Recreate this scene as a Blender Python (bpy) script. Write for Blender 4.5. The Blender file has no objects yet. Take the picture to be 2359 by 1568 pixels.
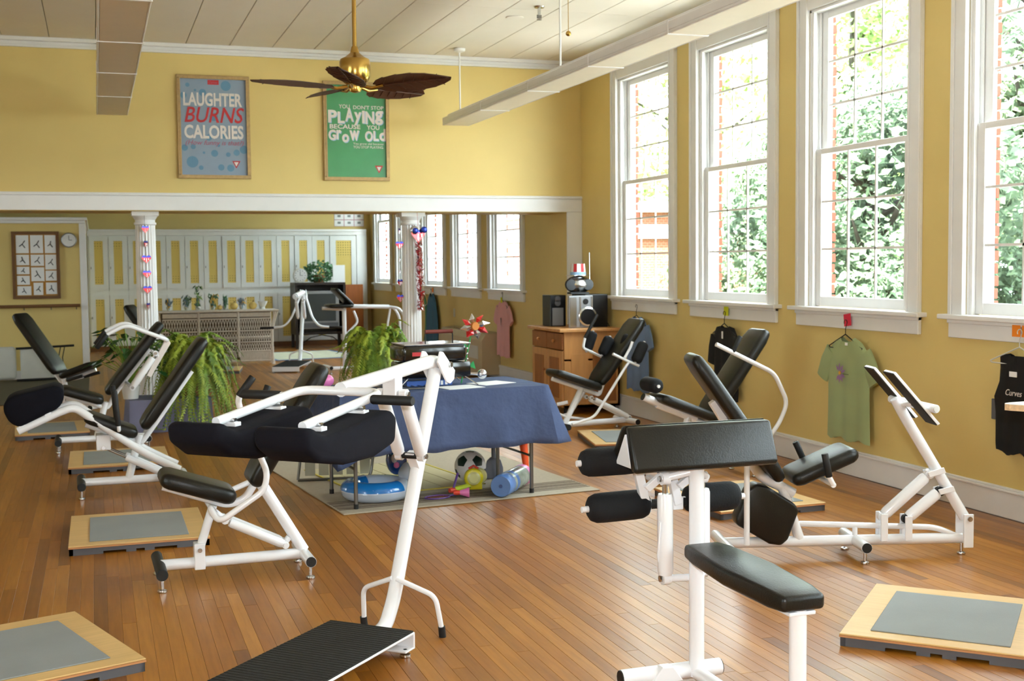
import bpy, bmesh, math, random
from mathutils import Vector, Matrix
random.seed(7)
sc = bpy.context.scene
COL = sc.collection
R = math.radians

# ------------------------------------------------------------------ camera, sky, sun, exposure
IMG_W, IMG_H = 2359, 1568
FOCAL_PX = 2830.0
cam_data = bpy.data.cameras.new('camera')
cam_data.sensor_fit = 'HORIZONTAL'
cam_data.sensor_width = 36.0
cam_data.lens = FOCAL_PX / IMG_W * 36.0
cam_data.clip_start = 0.05
cam_data.clip_end = 300
cam_data.dof.use_dof = True
cam_data.dof.focus_distance = 4.6
cam_data.dof.aperture_fstop = 7.0
cam = bpy.data.objects.new('camera', cam_data)
COL.objects.link(cam)
cx = Vector((0.94717, -0.320579, -0.00988)).normalized()      # camera right in the room
cf = Vector((0.319366, 0.945531, -0.063051)).normalized()       # camera forward in the room
cu = cx.cross(cf).normalized()
cx = cf.cross(cu).normalized()
rot = Matrix((cx, cu, -cf)).transposed()
cam.matrix_world = Matrix.Translation((0, 0, 1.5)) @ rot.to_4x4()
sc.camera = cam

world = bpy.data.worlds.new('sky')
sc.world = world
world.use_nodes = True
wn = world.node_tree
for n in list(wn.nodes): wn.nodes.remove(n)
w_out = wn.nodes.new('ShaderNodeOutputWorld')
w_bg = wn.nodes.new('ShaderNodeBackground')
w_bg.inputs['Color'].default_value = (0.82, 0.93, 1.0, 1)
w_bg.inputs['Strength'].default_value = 9.0
wn.links.new(w_bg.outputs[0], w_out.inputs['Surface'])

sun_d = bpy.data.lights.new('sun', 'SUN')
sun_d.energy = 20.0
sun_d.angle = R(1.0)
sun_d.color = (1.0, 0.95, 0.86)
sun = bpy.data.objects.new('sun', sun_d)
COL.objects.link(sun)
sun.rotation_euler = Vector((0.40, 0.42, -0.82)).to_track_quat('-Z', 'Y').to_euler()

# the photographer's flash, on the camera
fl_d = bpy.data.lights.new('camera_flash', 'SPOT')
fl_d.energy = 165.0
fl_d.color = (0.94, 0.97, 1.0)
fl_d.spot_size = R(95)
fl_d.spot_blend = 0.6
fl_d.shadow_soft_size = 0.03
fl_o = bpy.data.objects.new('camera_flash', fl_d)
COL.objects.link(fl_o)
fl_o.location = Vector((0, 0, 1.5)) + cx * .10 + cu * .13 - cf * .02
fl_o.rotation_euler = cf.to_track_quat('-Z', 'Y').to_euler()

sc.view_settings.view_transform = 'Standard'
sc.view_settings.look = 'None'
sc.view_settings.gamma = 1.0
sc.view_settings.use_curve_mapping = False
sc.view_settings.exposure = 1.12
sc.cycles.max_bounces = 7
sc.cycles.diffuse_bounces = 4
sc.cycles.use_adaptive_sampling = True
sc.cycles.adaptive_threshold = 0.04
sc.cycles.glossy_bounces = 4
sc.cycles.transparent_max_bounces = 12
sc.cycles.caustics_reflective = False
sc.cycles.caustics_refractive = False
sc.cycles.sample_clamp_indirect = 6.0

# ------------------------------------------------------------------ materials
def lin(c):
    return tuple((x / 12.92 if x <= 0.04045 else ((x + 0.055) / 1.055) ** 2.4) for x in c)
def rgb(r, g, b): return lin((r / 255, g / 255, b / 255))
MATS = {}
def mat(name, col, rough=0.5, metal=0.0, var=0.06, vscale=6.0, bump=0.0, bscale=80.0, coat=0.0, sheen=0.0, stretch=None, spec=0.5, alpha=None, trans=0.0, ior=1.45):
    m = bpy.data.materials.new(name); m.use_nodes = True
    nt = m.node_tree; b = nt.nodes['Principled BSDF']
    tc = nt.nodes.new('ShaderNodeTexCoord'); src = tc.outputs['Object']
    if stretch:
        mp = nt.nodes.new('ShaderNodeMapping'); mp.inputs['Scale'].default_value = stretch
        nt.links.new(src, mp.inputs['Vector']); src = mp.outputs['Vector']
    nz = nt.nodes.new('ShaderNodeTexNoise'); nz.inputs['Scale'].default_value = vscale; nz.inputs['Detail'].default_value = 4
    nt.links.new(src, nz.inputs['Vector'])
    rp = nt.nodes.new('ShaderNodeValToRGB')
    lo = tuple(max(0, c * (1 - var)) for c in col); hi = tuple(min(1, c * (1 + var)) for c in col)
    rp.color_ramp.elements[0].position = .3; rp.color_ramp.elements[1].position = .7
    rp.color_ramp.elements[0].color = (*lo, 1); rp.color_ramp.elements[1].color = (*hi, 1)
    nt.links.new(nz.outputs['Fac'], rp.inputs['Fac']); nt.links.new(rp.outputs['Color'], b.inputs['Base Color'])
    b.inputs['Roughness'].default_value = rough; b.inputs['Metallic'].default_value = metal
    b.inputs['Coat Weight'].default_value = coat; b.inputs['Coat Roughness'].default_value = .12
    b.inputs['Sheen Weight'].default_value = sheen; b.inputs['Specular IOR Level'].default_value = spec
    b.inputs['Transmission Weight'].default_value = trans; b.inputs['IOR'].default_value = ior
    if bump:
        n2 = nt.nodes.new('ShaderNodeTexNoise'); n2.inputs['Scale'].default_value = bscale; n2.inputs['Detail'].default_value = 3
        nt.links.new(src, n2.inputs['Vector'])
        bp = nt.nodes.new('ShaderNodeBump'); bp.inputs['Strength'].default_value = bump; bp.inputs['Distance'].default_value = .01
        nt.links.new(n2.outputs['Fac'], bp.inputs['Height']); nt.links.new(bp.outputs['Normal'], b.inputs['Normal'])
    MATS[name] = m
    return m

mat('wall_yellow', rgb(222, 197, 126), .55, var=.03, vscale=2, bump=.03, bscale=150)
mat('trim_white', rgb(234, 233, 232), .35, var=.02)
mat('ceiling_paint', rgb(232, 224, 212), .7, var=.03, vscale=1.5, bump=.03, bscale=60)
mat('joint_dark', rgb(120, 110, 98), .9)
mat('subfloor', rgb(84, 52, 22), .9)
mat('white_enamel', rgb(240, 241, 244), .25, var=.015, coat=.4)
mat('off_white_enamel', rgb(232, 222, 214), .3, var=.015, coat=.3)
mat('black_vinyl', rgb(25, 24, 20), .36, var=.12, vscale=14, bump=.1, bscale=160, spec=.45)
mat('navy_cloth', rgb(15, 14, 22), .92, var=.12, vscale=9, bump=.18, bscale=14, spec=.25)
mat('foam_black', rgb(14, 15, 18), .85, var=.12, bump=.15, bscale=140)
mat('black_rubber', rgb(26, 26, 26), .6, var=.15, bump=.05)
mat('tread_rubber', rgb(34, 31, 25), .75, var=.1, vscale=40, bump=.5, bscale=400)
mat('chrome', rgb(200, 200, 200), .18, 1.0, var=.02)
mat('steel_dark', rgb(120, 118, 114), .35, .9)
mat('plywood', rgb(214, 176, 116), .45, var=.07, vscale=5, stretch=(1, 12, 1), bump=.03, coat=.2)
mat('ply_edge', rgb(196, 140, 92), .55, var=.12, vscale=14, stretch=(1, 1, 30))
mat('grey_mat', rgb(140, 144, 143), .75, var=.05, vscale=4, bump=.15, bscale=260)
mat('grey_plastic', rgb(92, 92, 96), .6, var=.06)
mat('brass', rgb(196, 160, 84), .22, 1.0, var=.06)
mat('blade_wood', rgb(74, 40, 24), .5, var=.2, vscale=12, stretch=(1, 8, 1), bump=.1)
mat('frame_gilt', rgb(180, 152, 104), .4, .35, var=.12, vscale=30)
mat('poster_blue', rgb(140, 158, 178), .35, var=.03)
mat('poster_blue_dot', rgb(98, 142, 172), .35)
mat('poster_green', rgb(72, 150, 98), .2, var=.05, coat=.3)
mat('print_white', rgb(226, 218, 212), .4, var=.01)
mat('print_red', rgb(190, 48, 52), .4)
mat('print_pink', rgb(172, 92, 112), .4)
mat('print_blue', rgb(150, 186, 220), .4)
mat('print_dark', rgb(60, 62, 68), .5)
mat('diffuser', rgb(226, 216, 196), .5, var=.02, bump=.05, bscale=200)
mat('locker_white', rgb(232, 234, 232), .4, var=.03, vscale=3)
mat('pine', rgb(196, 142, 86), .45, var=.14, vscale=4, stretch=(4, 4, .6), coat=.15)
mat('pine_dark', rgb(150, 92, 46), .5, var=.15, vscale=4, stretch=(4, 4, .6))
mat('dark_cabinet', rgb(40, 26, 20), .4, var=.15)
mat('orange_wood', rgb(150, 84, 34), .4, var=.12, vscale=5, stretch=(4, 4, .6))
mat('screen_grey', rgb(70, 74, 74), .12, var=.03)
mat('silver_plastic', rgb(150, 150, 152), .35, .3)
mat('black_plastic', rgb(20, 20, 22), .3)
mat('gloss_black', rgb(14, 13, 13), .16, coat=.5)
mat('leaf_fern', rgb(146, 162, 52), .55, var=.35, vscale=9)
mat('leaf_fern_b', rgb(108, 138, 44), .55, var=.4, vscale=9)
mat('leaf_dark', rgb(40, 78, 34), .45, var=.35, vscale=9)
mat('leaf_ivy', rgb(62, 104, 66), .5, var=.4, vscale=12)
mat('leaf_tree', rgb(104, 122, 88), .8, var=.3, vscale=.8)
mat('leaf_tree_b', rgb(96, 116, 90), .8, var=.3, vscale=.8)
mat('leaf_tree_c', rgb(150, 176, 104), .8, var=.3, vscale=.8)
mat('bark', rgb(56, 50, 44), .9, var=.2, bump=.4, bscale=20)
mat('soil', rgb(60, 44, 32), .95)
mat('pot_white', rgb(220, 220, 216), .4)
mat('pot_terracotta', rgb(150, 96, 66), .7)
mat('drape_lilac', rgb(116, 116, 140), .85, var=.08, vscale=3, bump=.1, bscale=30)
mat('cloth_blue', rgb(66, 80, 114), .85, var=.14, vscale=4, bump=1.0, bscale=12)
mat('paper_white', rgb(240, 240, 240), .6, var=.01)
mat('note_yellow', rgb(214, 220, 40), .6); mat('note_red', rgb(230, 50, 78), .6); mat('note_orange', rgb(246, 140, 36), .6)
mat('tee_green', rgb(158, 172, 122), .9, var=.05, vscale=4, sheen=.1)
mat('tee_blue', rgb(112, 136, 176), .9, var=.06, vscale=4)
mat('tee_black', rgb(22, 22, 22), .9, var=.1)
mat('tee_pink', rgb(234, 176, 178), .9, var=.05, vscale=4)
mat('top_teal', rgb(66, 108, 140), .9, var=.06, vscale=4)
mat('cord_green', rgb(90, 150, 110), .6)
mat('purple_petal', rgb(160, 118, 172), .7); mat('flower_yellow', rgb(210, 160, 60), .7)
mat('wicker', rgb(214, 204, 190), .7, var=.08, vscale=30)
mat('rug_sand', rgb(172, 160, 140), .95, var=.05, vscale=60, bump=.25, bscale=300)
mat('rug_brown', rgb(96, 80, 64), .95, var=.06, vscale=60, bump=.25, bscale=300)
mat('straw_mat', rgb(184, 174, 136), .9, var=.08, vscale=40, stretch=(1, 20, 1))
mat('yellow_trim', rgb(196, 178, 76), .8)
mat('carpet_olive', rgb(84, 74, 50), .95, var=.06, vscale=40, bump=.2, bscale=200)
mat('rug_pale', rgb(196, 196, 170), .95, var=.1, vscale=6); mat('rug_blue', rgb(96, 116, 150), .95, var=.08)
mat('toy_blue', rgb(28, 120, 200), .18, var=.08, coat=.6); mat('toy_navy', rgb(26, 70, 140), .2, coat=.6); mat('toy_pale', rgb(196, 208, 226), .2, var=.03, coat=.6)
mat('toy_pink', rgb(220, 120, 180), .3); mat('toy_yellow', rgb(232, 216, 40), .3, coat=.3); mat('toy_lens', rgb(220, 214, 150), .2)
mat('toy_red', rgb(214, 70, 50), .4); mat('toy_lime', rgb(190, 206, 50), .5); mat('toy_purple', rgb(100, 70, 140), .4)
mat('ball_white', rgb(238, 236, 236), .4); mat('ball_black', rgb(30, 50, 40), .4)
mat('shovel_grey', rgb(96, 96, 104), .35); mat('bat_orange', rgb(250, 92, 40), .4)
mat('roll_blue', rgb(88, 130, 196), .5, var=.04, coat=.5); mat('wrap_print', rgb(150, 160, 150), .25, var=.3, vscale=20, coat=.4)
mat('chair_web', rgb(190, 188, 170), .8)
mat('box_blue', rgb(56, 96, 176), .5)
mat('handle_red', rgb(110, 40, 30), .5)
mat('pin_red', rgb(190, 34, 34), .25, coat=.4); mat('pin_silver', rgb(210, 212, 220), .12, .9); mat('pin_orange', rgb(200, 124, 48), .5); mat('pin_green', rgb(50, 160, 90), .5)
mat('foil_red', rgb(200, 60, 62), .2, .7, var=.25, vscale=60); mat('foil_blue', rgb(52, 72, 176), .2, .6); mat('foil_silver', rgb(214, 214, 220), .12, .9)
mat('chart_orange', rgb(176, 124, 50), .6); mat('wood_brown', rgb(120, 82, 48), .5, var=.12)
mat('clock_face', rgb(226, 226, 226), .4)
mat('plastic_white', rgb(206, 206, 200), .45, var=.03)
mat('beige_metal', rgb(196, 178, 144), .5, var=.03); mat('grille_dark', rgb(110, 96, 70), .6)
mat('chip_edge', rgb(222, 190, 150), .7, var=.2, vscale=60); mat('counter_top', rgb(226, 214, 196), .4)
mat('exterior_brick', rgb(120, 60, 42), .85, var=.18, vscale=8, bump=.2)
mat('mortar', rgb(190, 176, 160), .9)
mat('grass', rgb(70, 92, 44), .9, var=.2, vscale=.8); mat('asphalt', rgb(210, 206, 200), .9, var=.06)
mat('gourd', rgb(220, 190, 110), .6, var=.12); mat('leaf_blue', rgb(96, 112, 124), .6, var=.2)

def node_mat(name):
    m = bpy.data.materials.new(name); m.use_nodes = True; MATS[name] = m
    return m, m.node_tree, m.node_tree.nodes['Principled BSDF']

# floor boards: tone per board from a mesh attribute, grain along the board
m, nt, b = node_mat('floor_board')
at = nt.nodes.new('ShaderNodeAttribute'); at.attribute_name = 'tone'
tc = nt.nodes.new('ShaderNodeNewGeometry')
mp = nt.nodes.new('ShaderNodeMapping'); mp.inputs['Scale'].default_value = (26, 1.6, 1)
cmb = nt.nodes.new('ShaderNodeVectorMath'); cmb.operation = 'ADD'
nt.links.new(tc.outputs['Position'], mp.inputs['Vector']); nt.links.new(mp.outputs[0], cmb.inputs[0])
mul = nt.nodes.new('ShaderNodeVectorMath'); mul.operation = 'SCALE'; mul.inputs['Scale'].default_value = 40
nt.links.new(at.outputs['Vector'], mul.inputs[0]); nt.links.new(mul.outputs[0], cmb.inputs[1])
nz = nt.nodes.new('ShaderNodeTexNoise'); nz.inputs['Scale'].default_value = 2.2; nz.inputs['Detail'].default_value = 5
nt.links.new(cmb.outputs[0], nz.inputs['Vector'])
rp = nt.nodes.new('ShaderNodeValToRGB')
rp.color_ramp.elements[0].position = 0.0; rp.color_ramp.elements[0].color = (*rgb(122, 74, 20), 1)
rp.color_ramp.elements[1].position = 1.0; rp.color_ramp.elements[1].color = (*rgb(186, 126, 44), 1)
e = rp.color_ramp.elements.new(.45); e.color = (*rgb(160, 100, 26), 1)
nt.links.new(at.outputs['Fac'], rp.inputs['Fac'])
mx = nt.nodes.new('ShaderNodeMix'); mx.data_type = 'RGBA'; mx.blend_type = 'MULTIPLY'; mx.inputs['Factor'].default_value = 1.0
rp2 = nt.nodes.new('ShaderNodeValToRGB'); rp2.color_ramp.elements[0].position = .3; rp2.color_ramp.elements[0].color = (.78, .74, .68, 1); rp2.color_ramp.elements[1].position = .65; rp2.color_ramp.elements[1].color = (1, 1, 1, 1)
nt.links.new(nz.outputs['Fac'], rp2.inputs['Fac']); nt.links.new(rp.outputs[0], mx.inputs['A']); nt.links.new(rp2.outputs[0], mx.inputs['B'])
nt.links.new(mx.outputs['Result'], b.inputs['Base Color'])
b.inputs['Roughness'].default_value = .42; b.inputs['Specular IOR Level'].default_value = .3; b.inputs['Coat Weight'].default_value = .42; b.inputs['Coat Roughness'].default_value = .27
nb = nt.nodes.new('ShaderNodeTexNoise'); nb.inputs['Scale'].default_value = 5
nt.links.new(tc.outputs['Position'], nb.inputs['Vector'])
bp = nt.nodes.new('ShaderNodeBump'); bp.inputs['Strength'].default_value = .08; bp.inputs['Distance'].default_value = .02
nt.links.new(nb.outputs['Fac'], bp.inputs['Height']); nt.links.new(bp.outputs[0], b.inputs['Normal']); nt.links.new(bp.outputs[0], b.inputs['Coat Normal'])

# window glass: clear pane with a fresnel reflection
m = bpy.data.materials.new('glass'); m.use_nodes = True; MATS['glass'] = m
nt = m.node_tree
for n in list(nt.nodes): nt.nodes.remove(n)
o = nt.nodes.new('ShaderNodeOutputMaterial'); tr = nt.nodes.new('ShaderNodeBsdfTransparent'); gl = nt.nodes.new('ShaderNodeBsdfGlossy')
gl.inputs['Roughness'].default_value = .03; tr.inputs['Color'].default_value = (.96, .98, .97, 1)
lw = nt.nodes.new('ShaderNodeLayerWeight'); lw.inputs['Blend'].default_value = .5
pw = nt.nodes.new('ShaderNodeMath'); pw.operation = 'POWER'; pw.inputs[1].default_value = 4.0; nt.links.new(lw.outputs['Facing'], pw.inputs[0])
fr = nt.nodes.new('ShaderNodeMath'); fr.operation = 'MULTIPLY_ADD'; fr.inputs[1].default_value = .35; fr.inputs[2].default_value = .02; nt.links.new(pw.outputs[0], fr.inputs[0])
ms = nt.nodes.new('ShaderNodeMixShader')
nt.links.new(fr.outputs[0], ms.inputs[0]); nt.links.new(tr.outputs[0], ms.inputs[1]); nt.links.new(gl.outputs[0], ms.inputs[2]); nt.links.new(ms.outputs[0], o.inputs['Surface'])

# perforated yellow locker panel: rows of small holes at the top and the bottom
m, nt, b = node_mat('locker_yellow')
tc = nt.nodes.new('ShaderNodeTexCoord')
mp = nt.nodes.new('ShaderNodeMapping'); mp.inputs['Scale'].default_value = (22, 22, 22)
nt.links.new(tc.outputs['Object'], mp.inputs['Vector'])
vo = nt.nodes.new('ShaderNodeTexVoronoi'); vo.inputs['Randomness'].default_value = 0.0; vo.inputs['Scale'].default_value = 1.0
nt.links.new(mp.outputs[0], vo.inputs['Vector'])
cr = nt.nodes.new('ShaderNodeValToRGB'); cr.color_ramp.interpolation = 'CONSTANT'
cr.color_ramp.elements[0].color = (*rgb(120, 100, 40), 1); cr.color_ramp.elements[1].position = .2; cr.color_ramp.elements[1].color = (*rgb(224, 196, 104), 1)
nt.links.new(vo.outputs['Distance'], cr.inputs['Fac'])
sx = nt.nodes.new('ShaderNodeSeparateXYZ'); nt.links.new(tc.outputs['Generated'], sx.inputs[0])
ab = nt.nodes.new('ShaderNodeMath'); ab.operation = 'SUBTRACT'; ab.inputs[1].default_value = .5; nt.links.new(sx.outputs['Z'], ab.inputs[0])
ab2 = nt.nodes.new('ShaderNodeMath'); ab2.operation = 'ABSOLUTE'; nt.links.new(ab.outputs[0], ab2.inputs[0])
gt = nt.nodes.new('ShaderNodeMath'); gt.operation = 'GREATER_THAN'; gt.inputs[1].default_value = .32; nt.links.new(ab2.outputs[0], gt.inputs[0])
mx = nt.nodes.new('ShaderNodeMix'); mx.data_type = 'RGBA'; mx.inputs['A'].default_value = (*rgb(224, 196, 104), 1)
nt.links.new(gt.outputs[0], mx.inputs['Factor']); nt.links.new(cr.outputs[0], mx.inputs['B']); nt.links.new(mx.outputs['Result'], b.inputs['Base Color'])
b.inputs['Roughness'].default_value = .5

# brick facade seen far off through the windows
m, nt, b = node_mat('brick_far')
tc = nt.nodes.new('ShaderNodeTexCoord'); bk = nt.nodes.new('ShaderNodeTexBrick')
mp = nt.nodes.new('ShaderNodeMapping'); mp.inputs['Rotation'].default_value = (R(90), 0, 0)
nt.links.new(tc.outputs['Object'], mp.inputs['Vector']); nt.links.new(mp.outputs[0], bk.inputs['Vector'])
bk.inputs['Color1'].default_value = (*rgb(160, 92, 72), 1); bk.inputs['Color2'].default_value = (*rgb(144, 82, 64), 1); bk.inputs['Mortar'].default_value = (*rgb(176, 140, 120), 1)
bk.inputs['Scale'].default_value = 4.0
nt.links.new(bk.outputs['Color'], b.inputs['Base Color']); b.inputs['Roughness'].default_value = .9

# ------------------------------------------------------------------ mesh helpers
def link(name, me, material=None, parent=None, loc=None, rotz=None):
    o = bpy.data.objects.new(name, me); COL.objects.link(o)
    if me is not None and material:
        if not me.materials: me.materials.append(MATS[material])
    if parent: o.parent = parent
    if loc is not None: o.location = loc
    if rotz is not None: o.rotation_euler = (0, 0, rotz)
    return o
def tag(o, label, cat=None, group=None, kind=None):
    if label: o['label'] = label
    if cat: o['category'] = cat
    if group: o['group'] = group
    if kind: o['kind'] = kind
    return o
def thing(name, label, cat, loc=(0, 0, 0), rotz=0.0, group=None):
    o = link(name, None, None, None, loc, rotz)
    o.empty_display_size = .1
    return tag(o, label, cat, group)
def struct(o): o['kind'] = 'structure'; return o

class MB:
    def __init__(s): s.v = []; s.f = []; s.m = []
    def add(s, vs, fs, mi=0):
        o = len(s.v); s.v += [tuple(v) for v in vs]; s.f += [tuple(i + o for i in f) for f in fs]; s.m += [mi] * len(fs); return s
    def box(s, x0, x1, y0, y1, z0, z1, mi=0):
        vs = [(x, y, z) for z in (z0, z1) for y in (y0, y1) for x in (x0, x1)]
        return s.add(vs, [(0, 2, 3, 1), (4, 5, 7, 6), (0, 1, 5, 4), (2, 6, 7, 3), (0, 4, 6, 2), (1, 3, 7, 5)], mi)
    def obox(s, c, ax, ay, az, mi=0):
        """box about c with half-axis vectors"""
        c, ax, ay, az = map(Vector, (c, ax, ay, az))
        vs = [c + a * ax + b * ay + d * az for d in (-1, 1) for b in (-1, 1) for a in (-1, 1)]
        return s.add(vs, [(0, 2, 3, 1), (4, 5, 7, 6), (0, 1, 5, 4), (2, 6, 7, 3), (0, 4, 6, 2), (1, 3, 7, 5)], mi)
    def tube(s, pts, r, n=12, caps=True, mi=0):
        pts = [Vector(p) for p in pts]; k = len(pts); rs = r if isinstance(r, (list, tuple)) else [r] * k
        rings = []; nrm = None
        for i, p in enumerate(pts):
            d = (pts[min(i + 1, k - 1)] - pts[max(i - 1, 0)]).normalized()
            if nrm is None:
                up = Vector((0, 0, 1)) if abs(d.z) < .9 else Vector((0, 1, 0)); nrm = d.cross(up).normalized()
            else:
                nrm = (nrm - d * nrm.dot(d)).normalized()
            bn = d.cross(nrm)
            rings.append([p + rs[i] * (math.cos(2 * math.pi * j / n) * nrm + math.sin(2 * math.pi * j / n) * bn) for j in range(n)])
        vs = [v for rg in rings for v in rg]; fs = []
        for i in range(k - 1):
            for j in range(n):
                a = i * n + j; b_ = i * n + (j + 1) % n; fs.append((a, b_, b_ + n, a + n))
        if caps: fs.append(tuple(range(n))[::-1]); fs.append(tuple((k - 1) * n + j for j in range(n)))
        return s.add(vs, fs, mi)
    def lathe(s, prof, c=(0, 0, 0), n=24, axis='z', mi=0):
        vs = []; fs = []; k = len(prof); cx_, cy_, cz_ = c
        for r_, z_ in prof:
            for j in range(n):
                a = 2 * math.pi * j / n; u, v = r_ * math.cos(a), r_ * math.sin(a)
                vs.append({'z': (cx_ + u, cy_ + v, cz_ + z_), 'x': (cx_ + z_, cy_ + u, cz_ + v), 'y': (cx_ + u, cy_ + z_, cz_ + v)}[axis])
        for i in range(k - 1):
            for j in range(n):
                a = i * n + j; b_ = i * n + (j + 1) % n; fs.append((a, b_, b_ + n, a + n))
        fs.append(tuple(range(n))[::-1]); fs.append(tuple((k - 1) * n + j for j in range(n)))
        return s.add(vs, fs, mi)
    def sphere(s, c, r, nu=16, nv=10, sx=1, sy=1, sz=1, mi=0):
        vs = [(c[0], c[1], c[2] - r * sz)]; fs = []
        for i in range(1, nv):
            t = -math.pi / 2 + math.pi * i / nv
            for j in range(nu):
                a = 2 * math.pi * j / nu; vs.append((c[0] + sx * r * math.cos(t) * math.cos(a), c[1] + sy * r * math.cos(t) * math.sin(a), c[2] + sz * r * math.sin(t)))
        vs.append((c[0], c[1], c[2] + r * sz)); L_ = len(vs) - 1
        for j in range(nu): fs.append((0, 1 + (j + 1) % nu, 1 + j)); fs.append((L_, L_ - nu + j, L_ - nu + (j + 1) % nu))
        for i in range(nv - 2):
            for j in range(nu):
                a = 1 + i * nu + j; b_ = 1 + i * nu + (j + 1) % nu; fs.append((a, b_, b_ + nu, a + nu))
        return s.add(vs, fs, mi)
    def prism(s, poly, fn0, fn1, mi=0):
        n = len(poly); vs = [fn0(*p) for p in poly] + [fn1(*p) for p in poly]
        fs = [tuple(range(n))[::-1], tuple(range(n, 2 * n))] + [(i, (i + 1) % n, n + (i + 1) % n, n + i) for i in range(n)]
        return s.add(vs, fs, mi)
    def mesh(s, name, mats, smooth=0, bevel=0.0, seg=2):
        me = bpy.data.meshes.new(name); me.from_pydata(s.v, [], s.f)
        for mm in (mats if isinstance(mats, (list, tuple)) else [mats]): me.materials.append(MATS[mm])
        if any(s.m): me.polygons.foreach_set('material_index', s.m)
        if bevel or smooth:
            bm = bmesh.new(); bm.from_mesh(me); bmesh.ops.recalc_face_normals(bm, faces=bm.faces)
            if bevel:
                es = [e for e in bm.edges if len(e.link_faces) == 2 and e.calc_face_angle(0) > R(25)]
                bmesh.ops.bevel(bm, geom=es, offset=bevel, segments=seg, profile=.5, affect='EDGES', clamp_overlap=True)
            bm.to_mesh(me); bm.free()
        if smooth:
            me.polygons.foreach_set('use_smooth', [True] * len(me.polygons))
            try: me.set_sharp_from_angle(angle=R(smooth if smooth > 1 else 40))
            except Exception: pass
        me.update()
        return me
    def obj(s, name, mats, parent=None, smooth=0, bevel=0.0, seg=2, loc=None, rotz=None):
        return link(name, s.mesh(name, mats, smooth, bevel, seg), None, parent, loc, rotz)

def bend(pts, rad=.04, n=5):
    """round the corners of a polyline"""
    pts = [Vector(p) for p in pts]; out = [pts[0]]
    for i in range(1, len(pts) - 1):
        a, b_, c = pts[i - 1], pts[i], pts[i + 1]
        d0, d1 = (a - b_), (c - b_); k = min(rad, d0.length * .45, d1.length * .45)
        p0 = b_ + d0.normalized() * k; p1 = b_ + d1.normalized() * k
        for j in range(n + 1):
            t = j / n; out.append((1 - t) ** 2 * p0 + 2 * t * (1 - t) * b_ + t * t * p1)
    out.append(pts[-1]); return out

def text_mesh(s, mats, width, height=None, bold=0.0, shear=0.0, depth=.0006, spacing=1.0):
    """lettering as a thin mesh, centred at the origin in its local xy plane, scaled to width x height"""
    cu_ = bpy.data.curves.new('lettering', 'FONT'); cu_.body = s; cu_.align_x = 'CENTER'; cu_.align_y = 'CENTER'
    cu_.offset = bold; cu_.shear = shear; cu_.extrude = depth; cu_.resolution_u = 3; cu_.space_character = spacing
    o = bpy.data.objects.new('lettering', cu_); COL.objects.link(o)
    dg = bpy.context.evaluated_depsgraph_get(); me = bpy.data.meshes.new_from_object(o.evaluated_get(dg))
    bpy.data.objects.remove(o); bpy.data.curves.remove(cu_)
    xs = [v.co.x for v in me.vertices]; ys = [v.co.y for v in me.vertices]
    w0, h0 = max(xs) - min(xs), max(ys) - min(ys); mx_, my_ = (max(xs) + min(xs)) / 2, (max(ys) + min(ys)) / 2
    kx = width / w0; ky = (height / h0) if height else kx
    for v in me.vertices: v.co = ((v.co.x - mx_) * kx, (v.co.y - my_) * ky, v.co.z)
    me.materials.clear(); me.materials.append(MATS[mats]); return me
# ------------------------------------------------------------------ the room
W = 4.96; YP0, YP1 = 12.31, 12.93; XL = -5.6; YB = -3.0; YF = 23.05; ZC = 3.62
WIN_NEAR = [10.73 - 1.73 * k for k in range(8)]
WIN_FAR = [14.87, 16.66, 18.42, 20.19, 21.93]
WINS = sorted(WIN_NEAR + WIN_FAR)
OPEN_H = .59; Z0, Z1 = 1.16, 3.30

# floor: dark subfloor with strip boards laid along the room
floor = struct(MB().box(XL, W + .3, YB, YF, -.08, -.019).obj('floor', 'subfloor'))
BW = .0572
def proj(x, y, z=0):
    d = Vector((x, y, z - 1.5)); zc = d.dot(cf)
    if zc < .3: return None
    return (IMG_W / 2 + FOCAL_PX * d.dot(cx) / zc, IMG_H / 2 - FOCAL_PX * d.dot(cu) / zc, zc)
rng = random.Random(11)
boards = []
nx = int((W - XL) / BW)
for i in range(nx):
    x0 = XL + i * BW; y = YB - rng.uniform(0, 1.4)
    while y < YF:
        ln = rng.choice((.7, 1.1, 1.5, 1.9, 2.3, 2.8)) * rng.uniform(.9, 1.1)
        y0, y1 = max(y, YB), min(y + ln, YF)
        if y1 - y0 > .05:
            tone = min(1, max(0, rng.gauss(.5, .16)))
            if rng.random() < .05: tone = rng.uniform(0.02, .2)
            boards.append((x0, x0 + BW, y0, y1, tone))
        y += ln
def board_geo(x0, x1, y0, y1):
    g, c = .0003, .0008; zt = 0.0
    a = [(x0 + g + c, y0 + g + c), (x1 - g - c, y0 + g + c), (x1 - g - c, y1 - g - c), (x0 + g + c, y1 - g - c)]
    b_ = [(x0 + g, y0 + g), (x1 - g, y0 + g), (x1 - g, y1 - g), (x0 + g, y1 - g)]
    vs = [(*p, zt) for p in a] + [(*p, zt - c) for p in b_] + [(*p, -.019) for p in b_]
    fs = [(0, 1, 2, 3)] + [(4 + i, 4 + (i + 1) % 4, (i + 1) % 4, i) for i in range(4)] + [(8 + i, 8 + (i + 1) % 4, 4 + (i + 1) % 4, 4 + i) for i in range(4)]
    return vs, fs
def score(b_):
    best = 0
    for k in (.15, .5, .85):
        p = proj((b_[0] + b_[1]) / 2, b_[2] + (b_[3] - b_[2]) * k)
        if p and -20 < p[0] < IMG_W + 20 and -20 < p[1] < IMG_H + 20: best = max(best, 1 / p[2] ** 2 * (b_[3] - b_[2]) ** .3)
    return best
boards.sort(key=score, reverse=True)
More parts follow.
